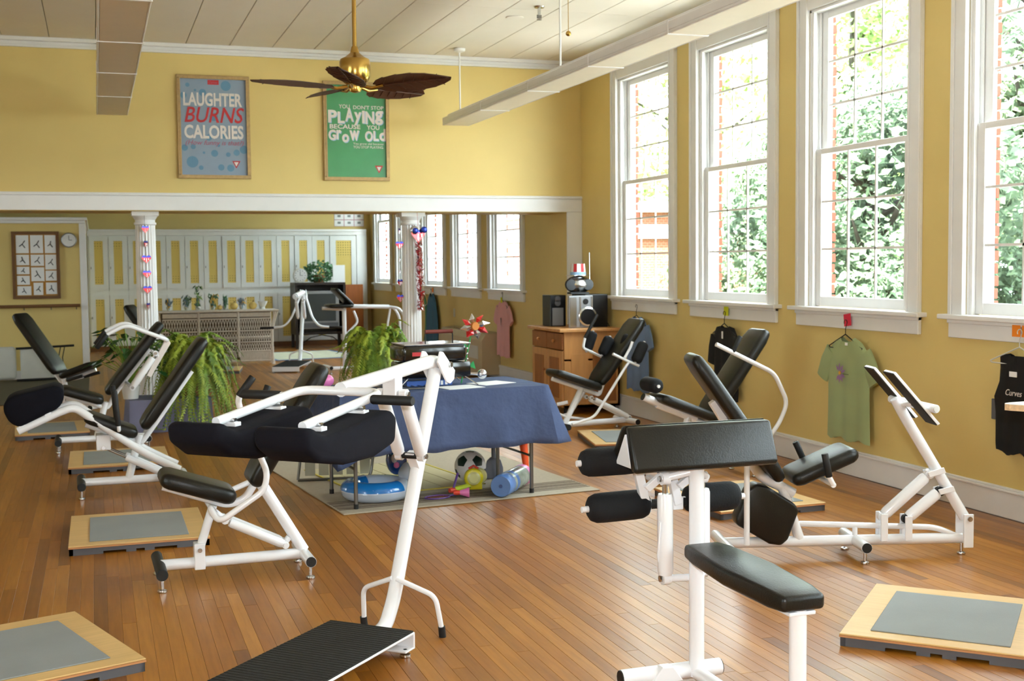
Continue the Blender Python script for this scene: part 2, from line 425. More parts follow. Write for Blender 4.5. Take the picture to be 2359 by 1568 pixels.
def set_tone(me, tones):
    at_ = me.attributes.new('tone', 'FLOAT', 'FACE'); at_.data.foreach_set('value', tones)
for b_ in boards[:300]:
    vs, fs = board_geo(*b_[:4]); me = bpy.data.meshes.new('floor_board'); me.from_pydata(vs, [], fs)
    set_tone(me, [b_[4]] * len(fs)); link('floor_board', me, 'floor_board', floor)
mb = MB(); tn = []
for b_ in boards[300:]:
    vs, fs = board_geo(*b_[:4]); mb.add(vs, fs); tn += [b_[4]] * len(fs)
me = mb.mesh('floor_boards', 'floor_board'); set_tone(me, tn)
o = link('floor_boards', me, None, floor); o['kind'] = 'stuff'

# ceiling panels under a plain slab
ceiling = struct(MB().box(XL, W + .3, YB, YF, ZC + .015, ZC + .12).obj('ceiling', 'joint_dark'))
PWID, PLEN = .408, 2.44
pm = MB().box(.003, PWID - .003, .0012, PLEN - .0012, 0, .016).mesh('ceiling_panel', 'ceiling_paint', bevel=.003, seg=1)
x = XL
xs0 = W - PWID
while xs0 > XL - PWID:
    y = YP0 - PLEN
    while y > YB - PLEN:
        link('ceiling_panel', pm, None, ceiling, (xs0, y, ZC)); y -= PLEN
    xs0 -= PWID

# right wall with its window openings
def wall_r(mb, y0, y1, wins):
    mb.box(W, W + .12, y0, y1, 0, Z0).box(W, W + .12, y0, y1, Z1, ZC + .02)
    cuts = [y0] + [v for c in sorted(wins) for v in (c - OPEN_H, c + OPEN_H)] + [y1]
    for a, b_ in zip(cuts[::2], cuts[1::2]): mb.box(W, W + .12, a, b_, Z0, Z1)
mb = MB(); wall_r(mb, YB, YF, WINS)
wall_right = struct(mb.obj('wall_right', 'wall_yellow'))
mb = MB(); WIN_ADDED = [.6, 2.4, 14.4]  # unseen left wall openings, added to brighten the right wall and far room
mb.box(XL - .12, XL, YB, YF, 0, Z0).box(XL - .12, XL, YB, YF, Z1, ZC + .02)
cuts = [YB] + [v for c in WIN_ADDED for v in (c - OPEN_H, c + OPEN_H)] + [YF]
for a, b_ in zip(cuts[::2], cuts[1::2]): mb.box(XL - .12, XL, a, b_, Z0, Z1)
struct(mb.obj('wall_left', 'wall_yellow'))
struct(MB().box(XL, W, YB - .12, YB, 0, ZC + .02).obj('wall_rear', 'wall_yellow'))
struct(MB().box(XL, W, YF, YF + .12, 0, ZC + .02).obj('wall_back', 'wall_yellow'))
# partition over the wide opening, with a short return by the window wall
struct(MB().box(XL, W, YP0, YP1, 2.03, ZC + .02).box(4.80, W, YP0, YP1, 0, 2.03).obj('wall_partition', 'wall_yellow'))
t1 = struct(MB().box(XL, W - .002, YP0 - .022, YP0, 2.035, 2.175).box(XL, W - .002, YP0 - .04, YP0, 2.175, 2.19).box(XL, W - .002, YP0 - .03, YP0, 2.19, 2.203)
            .box(4.785, W - .002, YP0 - .022, YP0 - .001, 0, 2.034).obj('trim_1', 'trim_white', bevel=.003, seg=1))
t2 = struct(MB().box(XL, W - .002, YP0 - .03, YP0, 3.53, 3.555).box(XL, W - .002, YP0 - .02, YP0, 3.555, 3.585).box(XL, W - .002, YP0 - .06, YP0, 3.585, ZC)
            .obj('trim_2', 'trim_white', bevel=.004, seg=1))
bb = MB().box(W - .02, W, YB, YP0 - .03, 0, .15).box(W - .028, W, YB, YP0 - .03, .15, .165).box(W - .014, W, YB, YP0 - .03, .165, .178)
bb.box(W - .02, W, YP1, YF, 0, .15).box(W - .028, W, YP1, YF, .15, .178)
struct(bb.obj('baseboard_right', 'trim_white', bevel=.003, seg=1))
# low block with a crown in the far room on the left
struct(MB().box(XL, -.14, 17.7, YF, 0, 2.09).obj('wall_stub', 'wall_yellow'))
struct(MB().box(XL, -.12, 17.66, YF, 2.09, 2.13).box(XL, -.09, 17.62, YF, 2.13, 2.17).box(-.20, -.11, 17.68, 17.80, 0, 2.09).obj('trim_3', 'trim_white', bevel=.004, seg=1))
struct(MB().box(XL, -.20, 17.68, 17.70, 0, .12).obj('baseboard_back', 'trim_white'))

# windows
pane_lo = MB().box(-.003, .003, -.156, .156, -.165, .165).mesh('pane', 'glass')
def window(n, yc, left=False):
    g = struct(link('window_%d' % n, None, None, None, (XL if left else W, yc, 0), math.pi if left else 0.0))
    h = .72
    mb = MB()
    for sgn in (-1, 1):
        a, b_ = (OPEN_H, h) if sgn > 0 else (-h, -OPEN_H)
        mb.box(-.024, 0, a, b_, Z0, Z1 + .15)
        o_ = (h - .03, h) if sgn > 0 else (-h, -h + .03)
        mb.box(-.036, -.024, *o_, Z0, Z1 + .15)
        i_ = (OPEN_H, OPEN_H + .018) if sgn > 0 else (-OPEN_H - .018, -OPEN_H)
        mb.box(-.032, -.024, *i_, Z0, Z1 + .15)
    mb.box(-.024, 0, -OPEN_H, OPEN_H, Z1, Z1 + .15)
    mb.obj('casing', 'trim_white', g, bevel=.003, seg=1)
    j = MB()
    for sgn in (-1, 1):
        y0, y1 = sorted((sgn * OPEN_H, sgn * (OPEN_H - .02))); j.box(0, .165, y0, y1, Z0, Z1)
        y0, y1 = sorted((sgn * (OPEN_H - .02), sgn * (OPEN_H - .045))); j.box(.004, .03, y0, y1, Z0, Z1); j.box(.062, .074, y0, y1, Z0, Z1); j.box(.12, .165, y0, y1, Z0, Z1)
    j.box(0, .165, -OPEN_H, OPEN_H, Z1 - .02, Z1); j.box(.1, .22, -OPEN_H, OPEN_H, Z0 - .02, Z0 + .03)
    j.obj('jamb', 'trim_white', g, bevel=.002, seg=1)
    MB().box(-.075, .05, -h - .05, h + .05, 1.132, 1.162).obj('stool', 'trim_white', g, bevel=.006)
    MB().box(-.028, 0, -h + .0, h - .0, 1.02, 1.132).box(-.04, 0, -h, h, 1.108, 1.132).obj('apron', 'trim_white', g, bevel=.004, seg=1)
    for nm, x0, x1, z0, z1, bot, top in (('lower_sash', .032, .06, 1.165, 2.30, .07, .04), ('upper_sash', .078, .106, 2.262, 3.28, .04, .05)):
        f = MB(); w2 = OPEN_H - .022; st = .085 if nm == 'lower_sash' else .095
        f.box(x0, x1, -w2, -w2 + st, z0, z1).box(x0, x1, w2 - st, w2, z0, z1).box(x0, x1, -w2 + st, w2 - st, z0, z0 + bot).box(x0, x1, -w2 + st, w2 - st, z1 - top, z1)
        gw = 2 * (w2 - st); gh = z1 - top - z0 - bot; xm = (x0 + x1) / 2
        sash = f.obj(nm, 'trim_white', g, bevel=.003, seg=1)
        mu = MB()
        for k in (1, 2): mu.box(xm - .006, xm + .006, -gw / 2 + gw * k / 3 - .008, -gw / 2 + gw * k / 3 + .008, z0 + bot, z1 - top)
        for k in (1, 2): mu.box(xm - .006, xm + .006, -gw / 2, gw / 2, z0 + bot + gh * k / 3 - .008, z0 + bot + gh * k / 3 + .008)
        mu.obj('muntins', 'trim_white', sash)
        for a in range(3):
            for c in range(3):
                link('pane', pane_lo, None, sash, (xm, -gw / 2 + gw * (a + .5) / 3, z0 + bot + gh * (c + .5) / 3)).scale = (1, gw / 3 / .312 * .98, gh / 3 / .33 * .98)
for n, yc in enumerate(sorted(WINS, reverse=True)): window(n + 1, yc)
for n, yc in enumerate(WIN_ADDED): window(len(WINS) + n + 1, yc, True)  # extra windows out of view, added for their daylight
# outer brick reveal beside each opening, laid brick by brick with alternating courses
bkm = [MB().box(0, .042, 0, .10, 0, .062).mesh('brick', 'exterior_brick', bevel=.003, seg=1), MB().box(0, .027, 0, .10, 0, .062).mesh('brick', 'exterior_brick', bevel=.003, seg=1)]
for yc in WIN_NEAR[:4] + WIN_FAR:
    for k in range(28):
        link('brick', bkm[k % 2], None, wall_right, (W + .166, yc + OPEN_H - .045 + (.0 if k % 2 else .012), Z0 + .02 + k * .0755))
# daylight portals in the window openings (sampling aid for the sky only)
for px_, yc in [(W + .235, y_) for y_ in WINS] + [(XL - .235, y_) for y_ in WIN_ADDED]:
    ld = bpy.data.lights.new('window_portal', 'AREA'); ld.shape = 'RECTANGLE'; ld.size = 1.18; ld.size_y = 2.12; ld.cycles.is_portal = True
    lo = bpy.data.objects.new('window_portal', ld); COL.objects.link(lo); lo.location = (px_, yc, (Z0 + Z1) / 2)
    lo.rotation_euler = Vector((-1 if px_ > 0 else 1, 0, 0)).to_track_quat('-Z', 'Y').to_euler()

# fluted columns under the beam
def column(x, label):
    t = thing('column', label, 'column', (x, 12.52, 0))
    n = 20; prof = []
    vs = []; fs = []; zs = [.18, .9, 1.9]; rad = [.102, .100, .094]
    seg = n * 4
    for z_, r_ in zip(zs, rad):
        for j in range(seg):
            a = 2 * math.pi * j / seg; k = j % 4
            rr = r_ * (1.0 if k == 0 else (.93 if k in (1, 3) else .90)); vs.append((rr * math.cos(a), rr * math.sin(a), z_))
    for i in range(len(zs) - 1):
        for j in range(seg): a = i * seg + j; b2 = i * seg + (j + 1) % seg; fs.append((a, b2, b2 + seg, a + seg))
    MB().add(vs, fs).obj('shaft', 'trim_white', t)
    MB().lathe([(.094, 1.9), (.105, 1.905), (.105, 1.925), (.095, 1.93), (.095, 1.95), (.118, 1.985), (.118, 1.99)], n=32).box(-.125, .125, -.125, .125, 1.99, 2.03).obj('capital', 'trim_white', t, smooth=30)
    MB().box(-.135, .135, -.135, .135, 0, .06).lathe([(.13, .06), (.135, .085), (.12, .11), (.112, .13), (.118, .15), (.104, .18)], n=32).obj('base', 'trim_white', t, smooth=30)
column(.470, 'white fluted column with a string of small foil hearts down its front')
column(3.125, 'white fluted column with red tinsel hanging from a foil heart')

# ------------------------------------------------------------------ outside
struct(MB().box(5.3, 60, -20, 90, -1.35, -1.3).obj('ground_outside', 'grass'))
struct(MB().box(7.4, 15.5, -20, 15.2, -1.3, -1.28).box(6.0, 8.6, 15.2, 60, -1.3, -1.28).obj('driveway', 'asphalt'))
def tree(x, y, h, cr, label, lm, trunk=.2, n=2600, group='trees outside the windows', base=.25, ls=1.0):
    t = thing('tree', label, 'tree', (x, y, -1.3), 0, group)
    rg = random.Random(int(x * 37 + y * 11))
    tb = MB().tube([(0, 0, 0), (rg.uniform(-.2, .2), rg.uniform(-.2, .2), h * .4), (rg.uniform(-.4, .4), rg.uniform(-.4, .4), h * .9)], [trunk, trunk * .75, trunk * .2], 8)
    for k in range(7):
        a = rg.uniform(0, 6.28); z_ = h * rg.uniform(.3, .75); tb.tube([(0, 0, z_), (cr * .45 * math.cos(a), cr * .45 * math.sin(a), z_ + h * .08), (cr * .8 * math.cos(a), cr * .8 * math.sin(a), z_ + h * .17)], [trunk * .4, trunk * .25, trunk * .08], 6)
    tb.obj('trunk', 'bark', t)
    mb = MB(); blobs = []
    for k in range(40):
        a = rg.uniform(0, 6.28); zz = rg.uniform(base, .95); rr = cr * (1 - ((zz - .45) / .6) ** 2) * math.sqrt(rg.random())
        blobs.append((rr * math.cos(a), rr * math.sin(a), h * zz, cr * rg.uniform(.22, .42)))
    for k in range(n):
        bx_, by_, bz_, br_ = rg.choice(blobs)
        d = Vector((rg.gauss(0, 1), rg.gauss(0, 1), rg.gauss(0, .8))).normalized() * br_ * rg.uniform(.6, 1.05)
        c = Vector((bx_, by_, bz_)) + d; u = Vector((rg.gauss(0, 1), rg.gauss(0, 1), rg.gauss(0, 1))).normalized(); v = u.orthogonal().normalized()
        s_ = rg.uniform(.06, .13) * ls
        mb.add([c - u * s_, c + v * s_ * .55, c + u * s_, c - v * s_ * .55], [(0, 1, 2, 3)])
    mb.obj('crown', lm, t)
tree(12.5, 20.8, 5.2, 1.9, 'soft green tree seen behind the second window', 'leaf_tree', n=24000, base=.06, ls=.7)
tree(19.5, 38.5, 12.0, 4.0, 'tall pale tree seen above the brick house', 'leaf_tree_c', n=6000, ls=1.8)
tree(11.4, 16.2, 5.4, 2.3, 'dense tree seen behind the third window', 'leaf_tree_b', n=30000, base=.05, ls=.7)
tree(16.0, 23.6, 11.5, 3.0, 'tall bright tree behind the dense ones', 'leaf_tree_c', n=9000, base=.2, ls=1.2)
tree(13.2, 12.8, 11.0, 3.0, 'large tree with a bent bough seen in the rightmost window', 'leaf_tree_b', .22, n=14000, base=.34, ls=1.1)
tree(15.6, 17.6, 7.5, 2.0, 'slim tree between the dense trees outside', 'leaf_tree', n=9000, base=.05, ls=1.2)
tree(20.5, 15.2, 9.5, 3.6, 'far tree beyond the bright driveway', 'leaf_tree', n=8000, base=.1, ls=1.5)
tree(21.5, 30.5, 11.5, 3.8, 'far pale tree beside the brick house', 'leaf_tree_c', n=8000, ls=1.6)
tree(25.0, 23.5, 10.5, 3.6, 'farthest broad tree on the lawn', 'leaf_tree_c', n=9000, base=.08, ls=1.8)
hg = thing('hedge', 'long green hedge far behind the trees outside', 'hedge', (18.0, 29.5, -1.3))
rg = random.Random(77); mb = MB()
for k in range(16000):
    c = Vector((rg.uniform(-.8, .8), rg.uniform(-6.8, 6.8), rg.uniform(0, 3.9) ** 1.0)); c.z *= .94 + .06 * math.sin(c.y * 2.1); u = Vector((rg.gauss(0, 1), rg.gauss(0, 1), rg.gauss(0, 1))).normalized(); v = u.orthogonal().normalized(); s_ = rg.uniform(.09, .18)
    mb.add([c - u * s_, c + v * s_ * .55, c + u * s_, c - v * s_ * .55], [(0, 1, 2, 3)])
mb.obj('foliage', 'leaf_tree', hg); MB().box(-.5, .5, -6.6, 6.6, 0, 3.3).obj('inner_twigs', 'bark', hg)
# brick building seen through the window next to the opening
bd = thing('brick_building', 'red brick building with pale bands seen through the window by the cabinet', 'building', (11.0, 27.5, -1.3))
MB().box(0, 6.2, 0, 8, 0, 4.0).obj('wall', 'brick_far', bd)
MB().box(-.12, 6.32, -.12, 8.1, 3.36, 3.7).obj('cornice_band', 'trim_white', bd)
MB().box(-.05, 6.25, -.06, 8.1, 1.1, 1.2).obj('string_course', 'trim_white', bd)
MB().box(-.3, 6.5, -.3, 8.3, 4.0, 4.25).obj('roof_edge', 'trim_white', bd)
for xx in (1.2, 3.6):
    wf = MB().box(xx, xx + 1.1, -.05, .02, .7, 2.1).obj('window', 'trim_white', bd); MB().box(xx + .1, xx + 1.0, -.06, -.05, .8, 2.0).obj('pane', 'screen_grey', wf)
# ------------------------------------------------------------------ machine parts (local axes: s along the machine, t across, z up)
MM = {'W': 'white_enamel', 'K': 'black_vinyl', 'N': 'navy_cloth', 'B': 'black_rubber', 'F': 'foam_black'}
def tube(p, name, r, pts, m='W', rad=.06, n=14):
    pts = [(a[0], a[1], a[2]) for a in pts]
    return MB().tube(bend(pts, rad) if len(pts) > 2 else pts, r, n).obj(name, MM[m], p, smooth=50)
def pad(p, name, a, b, w, th, m='K', bev=.028, w2=None, mid=None, off=0.0):
    """upholstered pad along a->b; width across t; thickness normal to it (towards +normal side by off)"""
    a, b = Vector(a), Vector(b); d = (b - a); L_ = d.length; d.normalize(); tv = Vector((0, 1, 0)); nv = d.cross(tv).normalized()
    w2 = w2 or w; mb = MB(); vs = []; fs = []
    ks = [(0, w * .86), (.12, w), (.5, mid or (w + w2) / 2), (.88, w2), (1, w2 * .86)]
    for k, ww in ks:
        c = a + d * (L_ * k) + nv * off; e = .82 if k in (0, 1) else 1
        for su, sv in ((-1, -1), (1, -1), (1, 1), (-1, 1)): vs.append(c + tv * (su * ww / 2) + nv * (sv * th / 2 * e))
    for i in range(len(ks) - 1):
        for j in range(4): q = i * 4 + j; r_ = i * 4 + (j + 1) % 4; fs.append((q, r_, r_ + 4, q + 4))
    fs += [(3, 2, 1, 0), tuple(len(vs) - 4 + j for j in range(4))]
    o = mb.add(vs, fs).obj(name, MM[m], p, smooth=60, bevel=min(bev, th * .42), seg=3)
    return o
def roller(p, name, a, b, r, m='F', n=18):
    a, b = Vector(a), Vector(b); d = b - a; pr = [(0, .55), (.04, .82), (.12, .97), (.25, 1), (.75, 1), (.88, .97), (.96, .82), (1, .55)]
    o = MB().tube([a + d * k for k, _ in pr], [r * q for _, q in pr], n).obj(name, MM[m], p, smooth=60)
    dn = d.normalized()
    for q in (a, b): MB().tube([q - dn * .011, q + dn * .011], r * .22, 10).obj('axle_end', 'white_enamel', o, smooth=50)
    return o
def piston(p, a, b, r=.022, rod=.12, black=False):
    """hydraulic cylinder: body from b towards a, bright rod at the a end, eyes and bolts at both ends"""
    a, b = Vector(a), Vector(b); d = b - a; u = d.normalized()
    c = a + d * rod
    ends = [(c, .85), (c + u * .012, 1), (b - u * .03, 1), (b - u * .012, .85)]
    o = MB().tube([q for q, _ in ends], [r * k for _, k in ends], 16).obj('hydraulic_cylinder', 'white_enamel', p, smooth=50)
    MB().tube([a + u * .01, c + u * .01], r * .36, 10).obj('rod', 'chrome', o, smooth=50)
    for q in (a, b):
        MB().tube([q - Vector((0, .014, 0)), q + Vector((0, .014, 0))], r * .8, 14).obj('end_eye', 'black_rubber' if black else 'white_enamel', o, smooth=50)
        MB().tube([q - Vector((0, .024, 0)), q + Vector((0, .024, 0))], r * .42, 8).obj('bolt', 'chrome', o, smooth=40)
    return o
def grip(p, a, b, r=.017): return MB().tube([a, Vector(a) * .97 + Vector(b) * .03, Vector(a) * .03 + Vector(b) * .97, b], [r * .85, r, r, r * .85], 14).obj('grip', 'black_rubber', p, smooth=50)
def foot(p, s, t, z=.06): return MB().lathe([(.008, z), (.008, .016), (.020, .012), (.022, .004), (.02, 0)][::-1], (s, t, 0), 14).obj('levelling_foot', 'chrome', p, smooth=40)
def cross(p, s, half, z=.085, r=.027, black=False, t0=None, t1=None, feet=True):
    t0 = -half if t0 is None else t0; t1 = half if t1 is None else t1
    o = tube(p, 'cross_tube', r, [(s, t0, z), (s, t1, z)], 'B' if black else 'W')
    for t in (t0, t1): MB().tube([(s, t - .004, z), (s, t + .004, z)], r * .92, 14).obj('end_cap', 'black_rubber', o)
    if feet:
        for t in (t0 + .025, t1 - .025): foot(p, s, t, z - r * .8)
    return o
def ext(p, name, mname, poly, t0, t1, bev=.0, smooth=0):
    return MB().prism(poly, lambda s, z: (s, t0, z), lambda s, z: (s, t1, z)).obj(name, mname, p, bevel=bev, smooth=smooth)
def plate(p, name, s0, s1, z0, z1, t, th=.006): return MB().box(s0, s1, t - th, t + th, z0, z1).obj(name, 'white_enamel', p, bevel=.003, seg=2)

def squat(label, loc, ang, far=False):
    p = thing('squat_machine', label, 'exercise machine', loc, ang)
    # platform: bent steel tray with a black tread mat
    MB().box(0, 1.05, -.19, .19, .078, .088).box(0, .012, -.19, .19, .026, .088).box(0, .075, -.19, .19, .022, .03).box(1.04, 1.05, -.19, .19, .02, .088).obj('platform', 'white_enamel', p, bevel=.004)
    mb = MB().box(.008, 1.04, -.186, .186, .088, .094)
    for k in range(46): mb.box(.012 + k * .0223, .020 + k * .0223, -.184, .184, .094, .0955)
    mb.obj('tread_mat', 'tread_rubber', p)
    for s in (.045, 1.0):
        for t in (-.17, .17): foot(p, s, t, .03 if s < .5 else .02)
    col = tube(p, 'column', .029, [(-.03, 0, .046), (-.10, 0, .062), (-.165, 0, .15), (-.551, 0, 1.05)], 'W', .10)
    for t in (-.18, .185):
        b = tube(p, 'stabilizer_leg', .0105, [(-.175, .01 if t > 0 else -.01, .235), (-.205, t * .92, .172), (-.232, t, .02)], 'W', .035)
        MB().tube([(-.226, t, .045), (-.234, t, .0)], .0145, 12).obj('rubber_tip', 'black_rubber', b, smooth=50)
    hd = MB()
    for t in (-.042, .042):
        hd.prism([(-.49, 1.085), (-.515, 1.13), (-.54, 1.125), (-.645, 1.04), (-.635, 1.0), (-.60, .985), (-.57, .995)], lambda s, z: (s, t - .005, z), lambda s, z: (s, t + .005, z))
    h = hd.obj('head_bracket', 'white_enamel', p, bevel=.002, seg=1)
    MB().tube([(-.598, -.055, 1.068), (-.598, .055, 1.068)], .012, 12).obj('pivot_bolt', 'chrome', h, smooth=40)
    tube(p, 'main_arm', .028, [(-.60, 0, 1.068), (-.52, 0, 1.088), (.20, 0, 1.036)], 'W', .08)
    if far:
        for t in (-1, 1):
            l = tube(p, 'side_lever', .017, [(-.50, t * .04, 1.03), (-.36, t * .16, .70), (-.33, t * .26, .58), (-.33, t * .42, .565)], 'W', .07)
            grip(l, (-.33, t * .41, .565), (-.33, t * .62, .56), .018); piston(p, (-.185, t * .05, .982), (-.325, t * .05, .712), .026, .1)
        tube(p, 'arm_sleeve', .045, [(-.45, 0, 1.08), (.16, 0, 1.04)])
        return p
    tube(p, 'yoke', .017, [(.71, -.175, .970), (.19, -.175, 1.030), (.19, .175, 1.030), (.71, .175, .970)], 'W', .07)
    for t in (-1, 1):
        g = tube(p, 'grip_stub', .014, [(.30, t * .175, 1.018), (.30, t * .20, 1.018)])
        grip(g, (.30, t * .195, 1.018), (.305, t * .365, 1.018), .0175)
        q = MB().prism([(.845, .975), (.84, .915), (.76, .862), (.60, .832), (.42, .830), (.275, .862), (.26, .955), (.30, .985), (.45, .972), (.62, .95), (.72, .945), (.80, .985)],
                       lambda s, z: (s, t * .175 - .105, z), lambda s, z: (s, t * .175 + .105, z)).obj('shoulder_pad', 'navy_cloth', p, bevel=.022, seg=3, smooth=60)
        for s in (.37, .64): MB().tube([(s, t * .175 - .03, 1.002 - (s - .3) * .1), (s, t * .175 + .03, 1.002 - (s - .3) * .1)], .009, 10).obj('pad_bolt', 'chrome', q, smooth=40)
        for s in (.37, .64): MB().box(s - .018, s + .018, t * .175 - .04, t * .175 + .04, .972 - (s - .3) * .07, .994 - (s - .3) * .09).obj('pad_mount', 'white_enamel', q, bevel=.003)
        piston(p, (-.185, t * .052, .982), (-.325, t * .052, .712), .0265, .1)
    MB().box(-.215, -.155, -.03, .03, .965, 1.05).obj('cylinder_bracket', 'white_enamel', p, bevel=.004)
    MB().tube([(-.325, -.06, .712), (-.325, .06, .712)], .013, 10).obj('lower_axle', 'black_rubber', p, smooth=40)
    ext(p, 'cylinder_bracket', 'white_enamel', [(-.31, .72), (-.35, .73), (-.42, .72), (-.375, .63)], -.022, .022, .003)
    return p

def recliner_base(p, flip=False, post=((.30, .095), (.375, .385)), base=(0, .66), seat=((.015, .52), (.36, .395)), back=((.395, .435), (.81, 1.02)), half=.19, width=.29, blackfront=True, rearleg=True):
    tube(p, 'base_tube', .027, [(base[0], 0, .085), (base[1], 0, .085)])
    cross(p, base[0], half, black=blackfront); cross(p, base[1], half)
    tube(p, 'post', .026, [(post[0][0], 0, post[0][1]), (post[1][0], 0, post[1][1])])
    sa, sb = Vector((seat[0][0], 0, seat[0][1])), Vector((seat[1][0], 0, seat[1][1])); ba, bb_ = Vector((back[0][0], 0, back[0][1])), Vector((back[1][0], 0, back[1][1]))
    sd = (sb - sa).normalized(); sn = Vector((sd.z, 0, -sd.x)) * (1 if sd.x > 0 else -1); bd_ = (bb_ - ba).normalized(); bn = Vector((bd_.z, 0, -bd_.x)) * (1 if sd.x > 0 else -1)
    k = .055
    low = sb + sn * k + sd * .05
    tube(p, 'seat_frame', .019, [sa + sd * .03 + sn * k, sb + sn * k - sd * .01, low, ba + bn * k + bd_ * .06, ba + (bb_ - ba) * .68 + bn * k], 'W', .07)
    pad(p, 'seat', sa, sb, width, .07)
    pad(p, 'backrest', ba, bb_, width, .075)

def root(name, label, loc, ang): return thing(name, label, 'exercise machine', loc, R(ang))

# front left: squat machine with two navy shoulder pads
squat('white standing squat machine in front with two navy shoulder pads and black tread platform', (.985, 4.655, 0), R(-133.1))

# left, second: lateral lever machine
p = root('lever_machine', 'white reclined machine with long curved lever bars behind the squat machine', (.25, 5.98, 0), 1)
tube(p, 'base_tube', .027, [(0, 0, .085), (.67, 0, .085)])
cross(p, -.005, .2, black=True); cross(p, .68, .2)
ext(p, 'clamp_bracket', 'white_enamel', [(.155, .055), (.205, .055), (.205, .18), (.155, .18)], -.036, .036, .004)
MB().tube([(.18, -.045, .15), (.18, .045, .15)], .011, 10).obj('bolt', 'chrome', p, smooth=40)
tube(p, 'front_leg', .021, [(.18, 0, .14), (.25, 0, .355)])
tube(p, 'rear_leg', .028, [(.68, 0, .10), (.477, 0, .45)])
tube(p, 'seat_frame', .019, [(.02, 0, .462), (.32, 0, .352), (.40, 0, .372), (.72, 0, .852)], 'W', .07)
pad(p, 'seat', (.004, 0, .515), (.35, 0, .397), .27, .075); pad(p, 'backrest', (.43, 0, .45), (.785, 0, 1.012), .28, .08)
lv = tube(p, 'lever_bar', .0145, [(.25, -.02, .33), (.215, -.2, .385), (.245, -.28, .325), (.455, -.28, .46), (.472, -.28, .54), (.358, -.28, .83), (.346, -.28, .878), (.352, -.28, .905)], 'W', .05)
grip(lv, (.349, -.28, .902), (.416, -.28, .99), .0175)
lv = tube(p, 'lever_bar', .0145, [(.25, .02, .33), (.215, .2, .385), (.245, .28, .325), (.50, .28, .42), (.58, .28, .50), (.545, .28, .80), (.54, .28, .83)], 'W', .05)
grip(lv, (.54, .28, .825), (.566, .28, .893), .0175)
for t in (-.035, .04): piston(p, (.30, t, .285), (.585, t, .142), .023, .08)
tube(p, 'link_bar', .014, [(.25, -.12, .33), (.25, .12, .33)]); MB().tube([(.30, -.06, .285), (.30, .07, .285)], .012, 10).tube([(.585, -.06, .142), (.585, .07, .142)], .012, 10).obj('axle', 'white_enamel', p, smooth=40)
tube(p, 'link_arm', .015, [(.245, 0, .335), (.30, 0, .285)]); tube(p, 'lower_lug', .016, [(.585, 0, .142), (.61, 0, .17)])

# left, third: leg machine with a big navy shin pad
p = root('leg_press_machine', 'white leg machine on the left with a large navy pad on bent arms', (-.13, 8.5, 0), 1)
recliner_base(p, seat=((.03, .53), (.358, .395)), back=((.395, .43), (.81, 1.015)))
for t in (-.12, .12): tube(p, 'lever_arm', .026, [(-.37, t, .462), (-.13, t, .567), (-.03, t, .60), (.177, t, .44), (.403, t, .27), (.62, t, .15)], 'W', .12)
q = MB().prism([(-.455, .60), (-.445, .655), (-.40, .69), (-.15, .745), (-.095, .735), (-.085, .66), (-.12, .60), (-.36, .485), (-.42, .52)], lambda s, z: (s, -.16, z), lambda s, z: (s, .16, z)).obj('shin_pad', 'navy_cloth', p, bevel=.03, seg=3, smooth=60)
for s, z in ((-.345, .485), (-.19, .555)): MB().box(s - .02, s + .02, -.14, .14, z - .008, z + .022).obj('pad_mount', 'white_enamel', p, bevel=.004)
for t in (-.05, .05): piston(p, (.143, t, .317), (.53, t, .115), .024, .36)
MB().box(.10, .19, -.07, .07, .30, .40).obj('slide_block', 'white_enamel', p, bevel=.006); MB().tube([(.143, -.08, .317), (.143, .08, .317)], .012, 10).obj('axle', 'chrome', p, smooth=40)
for t in (-.19, .19):
    s_ = tube(p, 'grip_stub', .012, [(.24, 0, .44), (.24, t, .44), (.238, t, .48)], 'W', .03); grip(s_, (.237, t, .47), (.22, t, .70), .017)
MB().tube([(.53, -.08, .115), (.53, .08, .115)], .012, 10).obj('axle', 'chrome', p, smooth=40)

# left, fourth: overhead press with cranked lever
p = root('press_machine', 'white overhead press machine with cranked lever, in front of the lily plant', (-.33, 10.66, 0), 1)
recliner_base(p, base=(0, .70), seat=((.03, .51), (.36, .40)), back=((.385, .455), (.84, 1.03)))
tube(p, 'foot_frame', .016, [(.05, 0, .44), (.05, 0, .40), (.08, 0, .385), (.335, 0, .385)], 'W', .03)
piston(p, (.775, -.16, .785), (.585, -.16, .51), .03, .12)
ext(p, 'lever_plate', 'off_white_enamel', [(.70, .60), (.735, .585), (.90, .86), (.885, .895), (.85, .88)], -.125, -.075, .004)
for t in (-.25, .25):
    l = tube(p, 'lever_bar', .017, [(.875, math.copysign(.1, t), .885), (.86, t * .8, .90), (.545, t, 1.03), (.396, t, .957)], 'W', .06); grip(l, (.396, t, .957), (.313, t, .847), .021)
tube(p, 'lever_bar', .017, [(.875, -.1, .885), (.875, .1, .885)]); tube(p, 'cylinder_lug', .014, [(.585, -.17, .51), (.54, 0, .545)]); tube(p, 'cylinder_lug', .014, [(.775, -.17, .785), (.80, -.1, .75)])

# far left, beyond the opening: reclined machine facing right
def mirrored(name, label, loc, ang=0):
    p = root(name, label, loc, ang)
    recliner_base(p, base=(0, .66), seat=((.66, .52), (.31, .395)), back=((.275, .42), (-.15, 1.03)), post=((.36, .095), (.30, .385)), blackfront=False, width=.30)
    for t in (-.2, .2):
        s_ = tube(p, 'grip_stub', .012, [(.42, 0, .36), (.42, t, .36), (.44, t, .37)], 'W', .03); grip(s_, (.43, t, .365), (.60, t, .41), .017)
    return p
mirrored('recliner_machine', 'dark recliner machine at far left beside the white folded panels', (-.62, 13.45, 0), -24)
mirrored('recliner_machine', 'recliner machine mostly hidden behind the heart string column', (.50, 15.6, 0), -24)

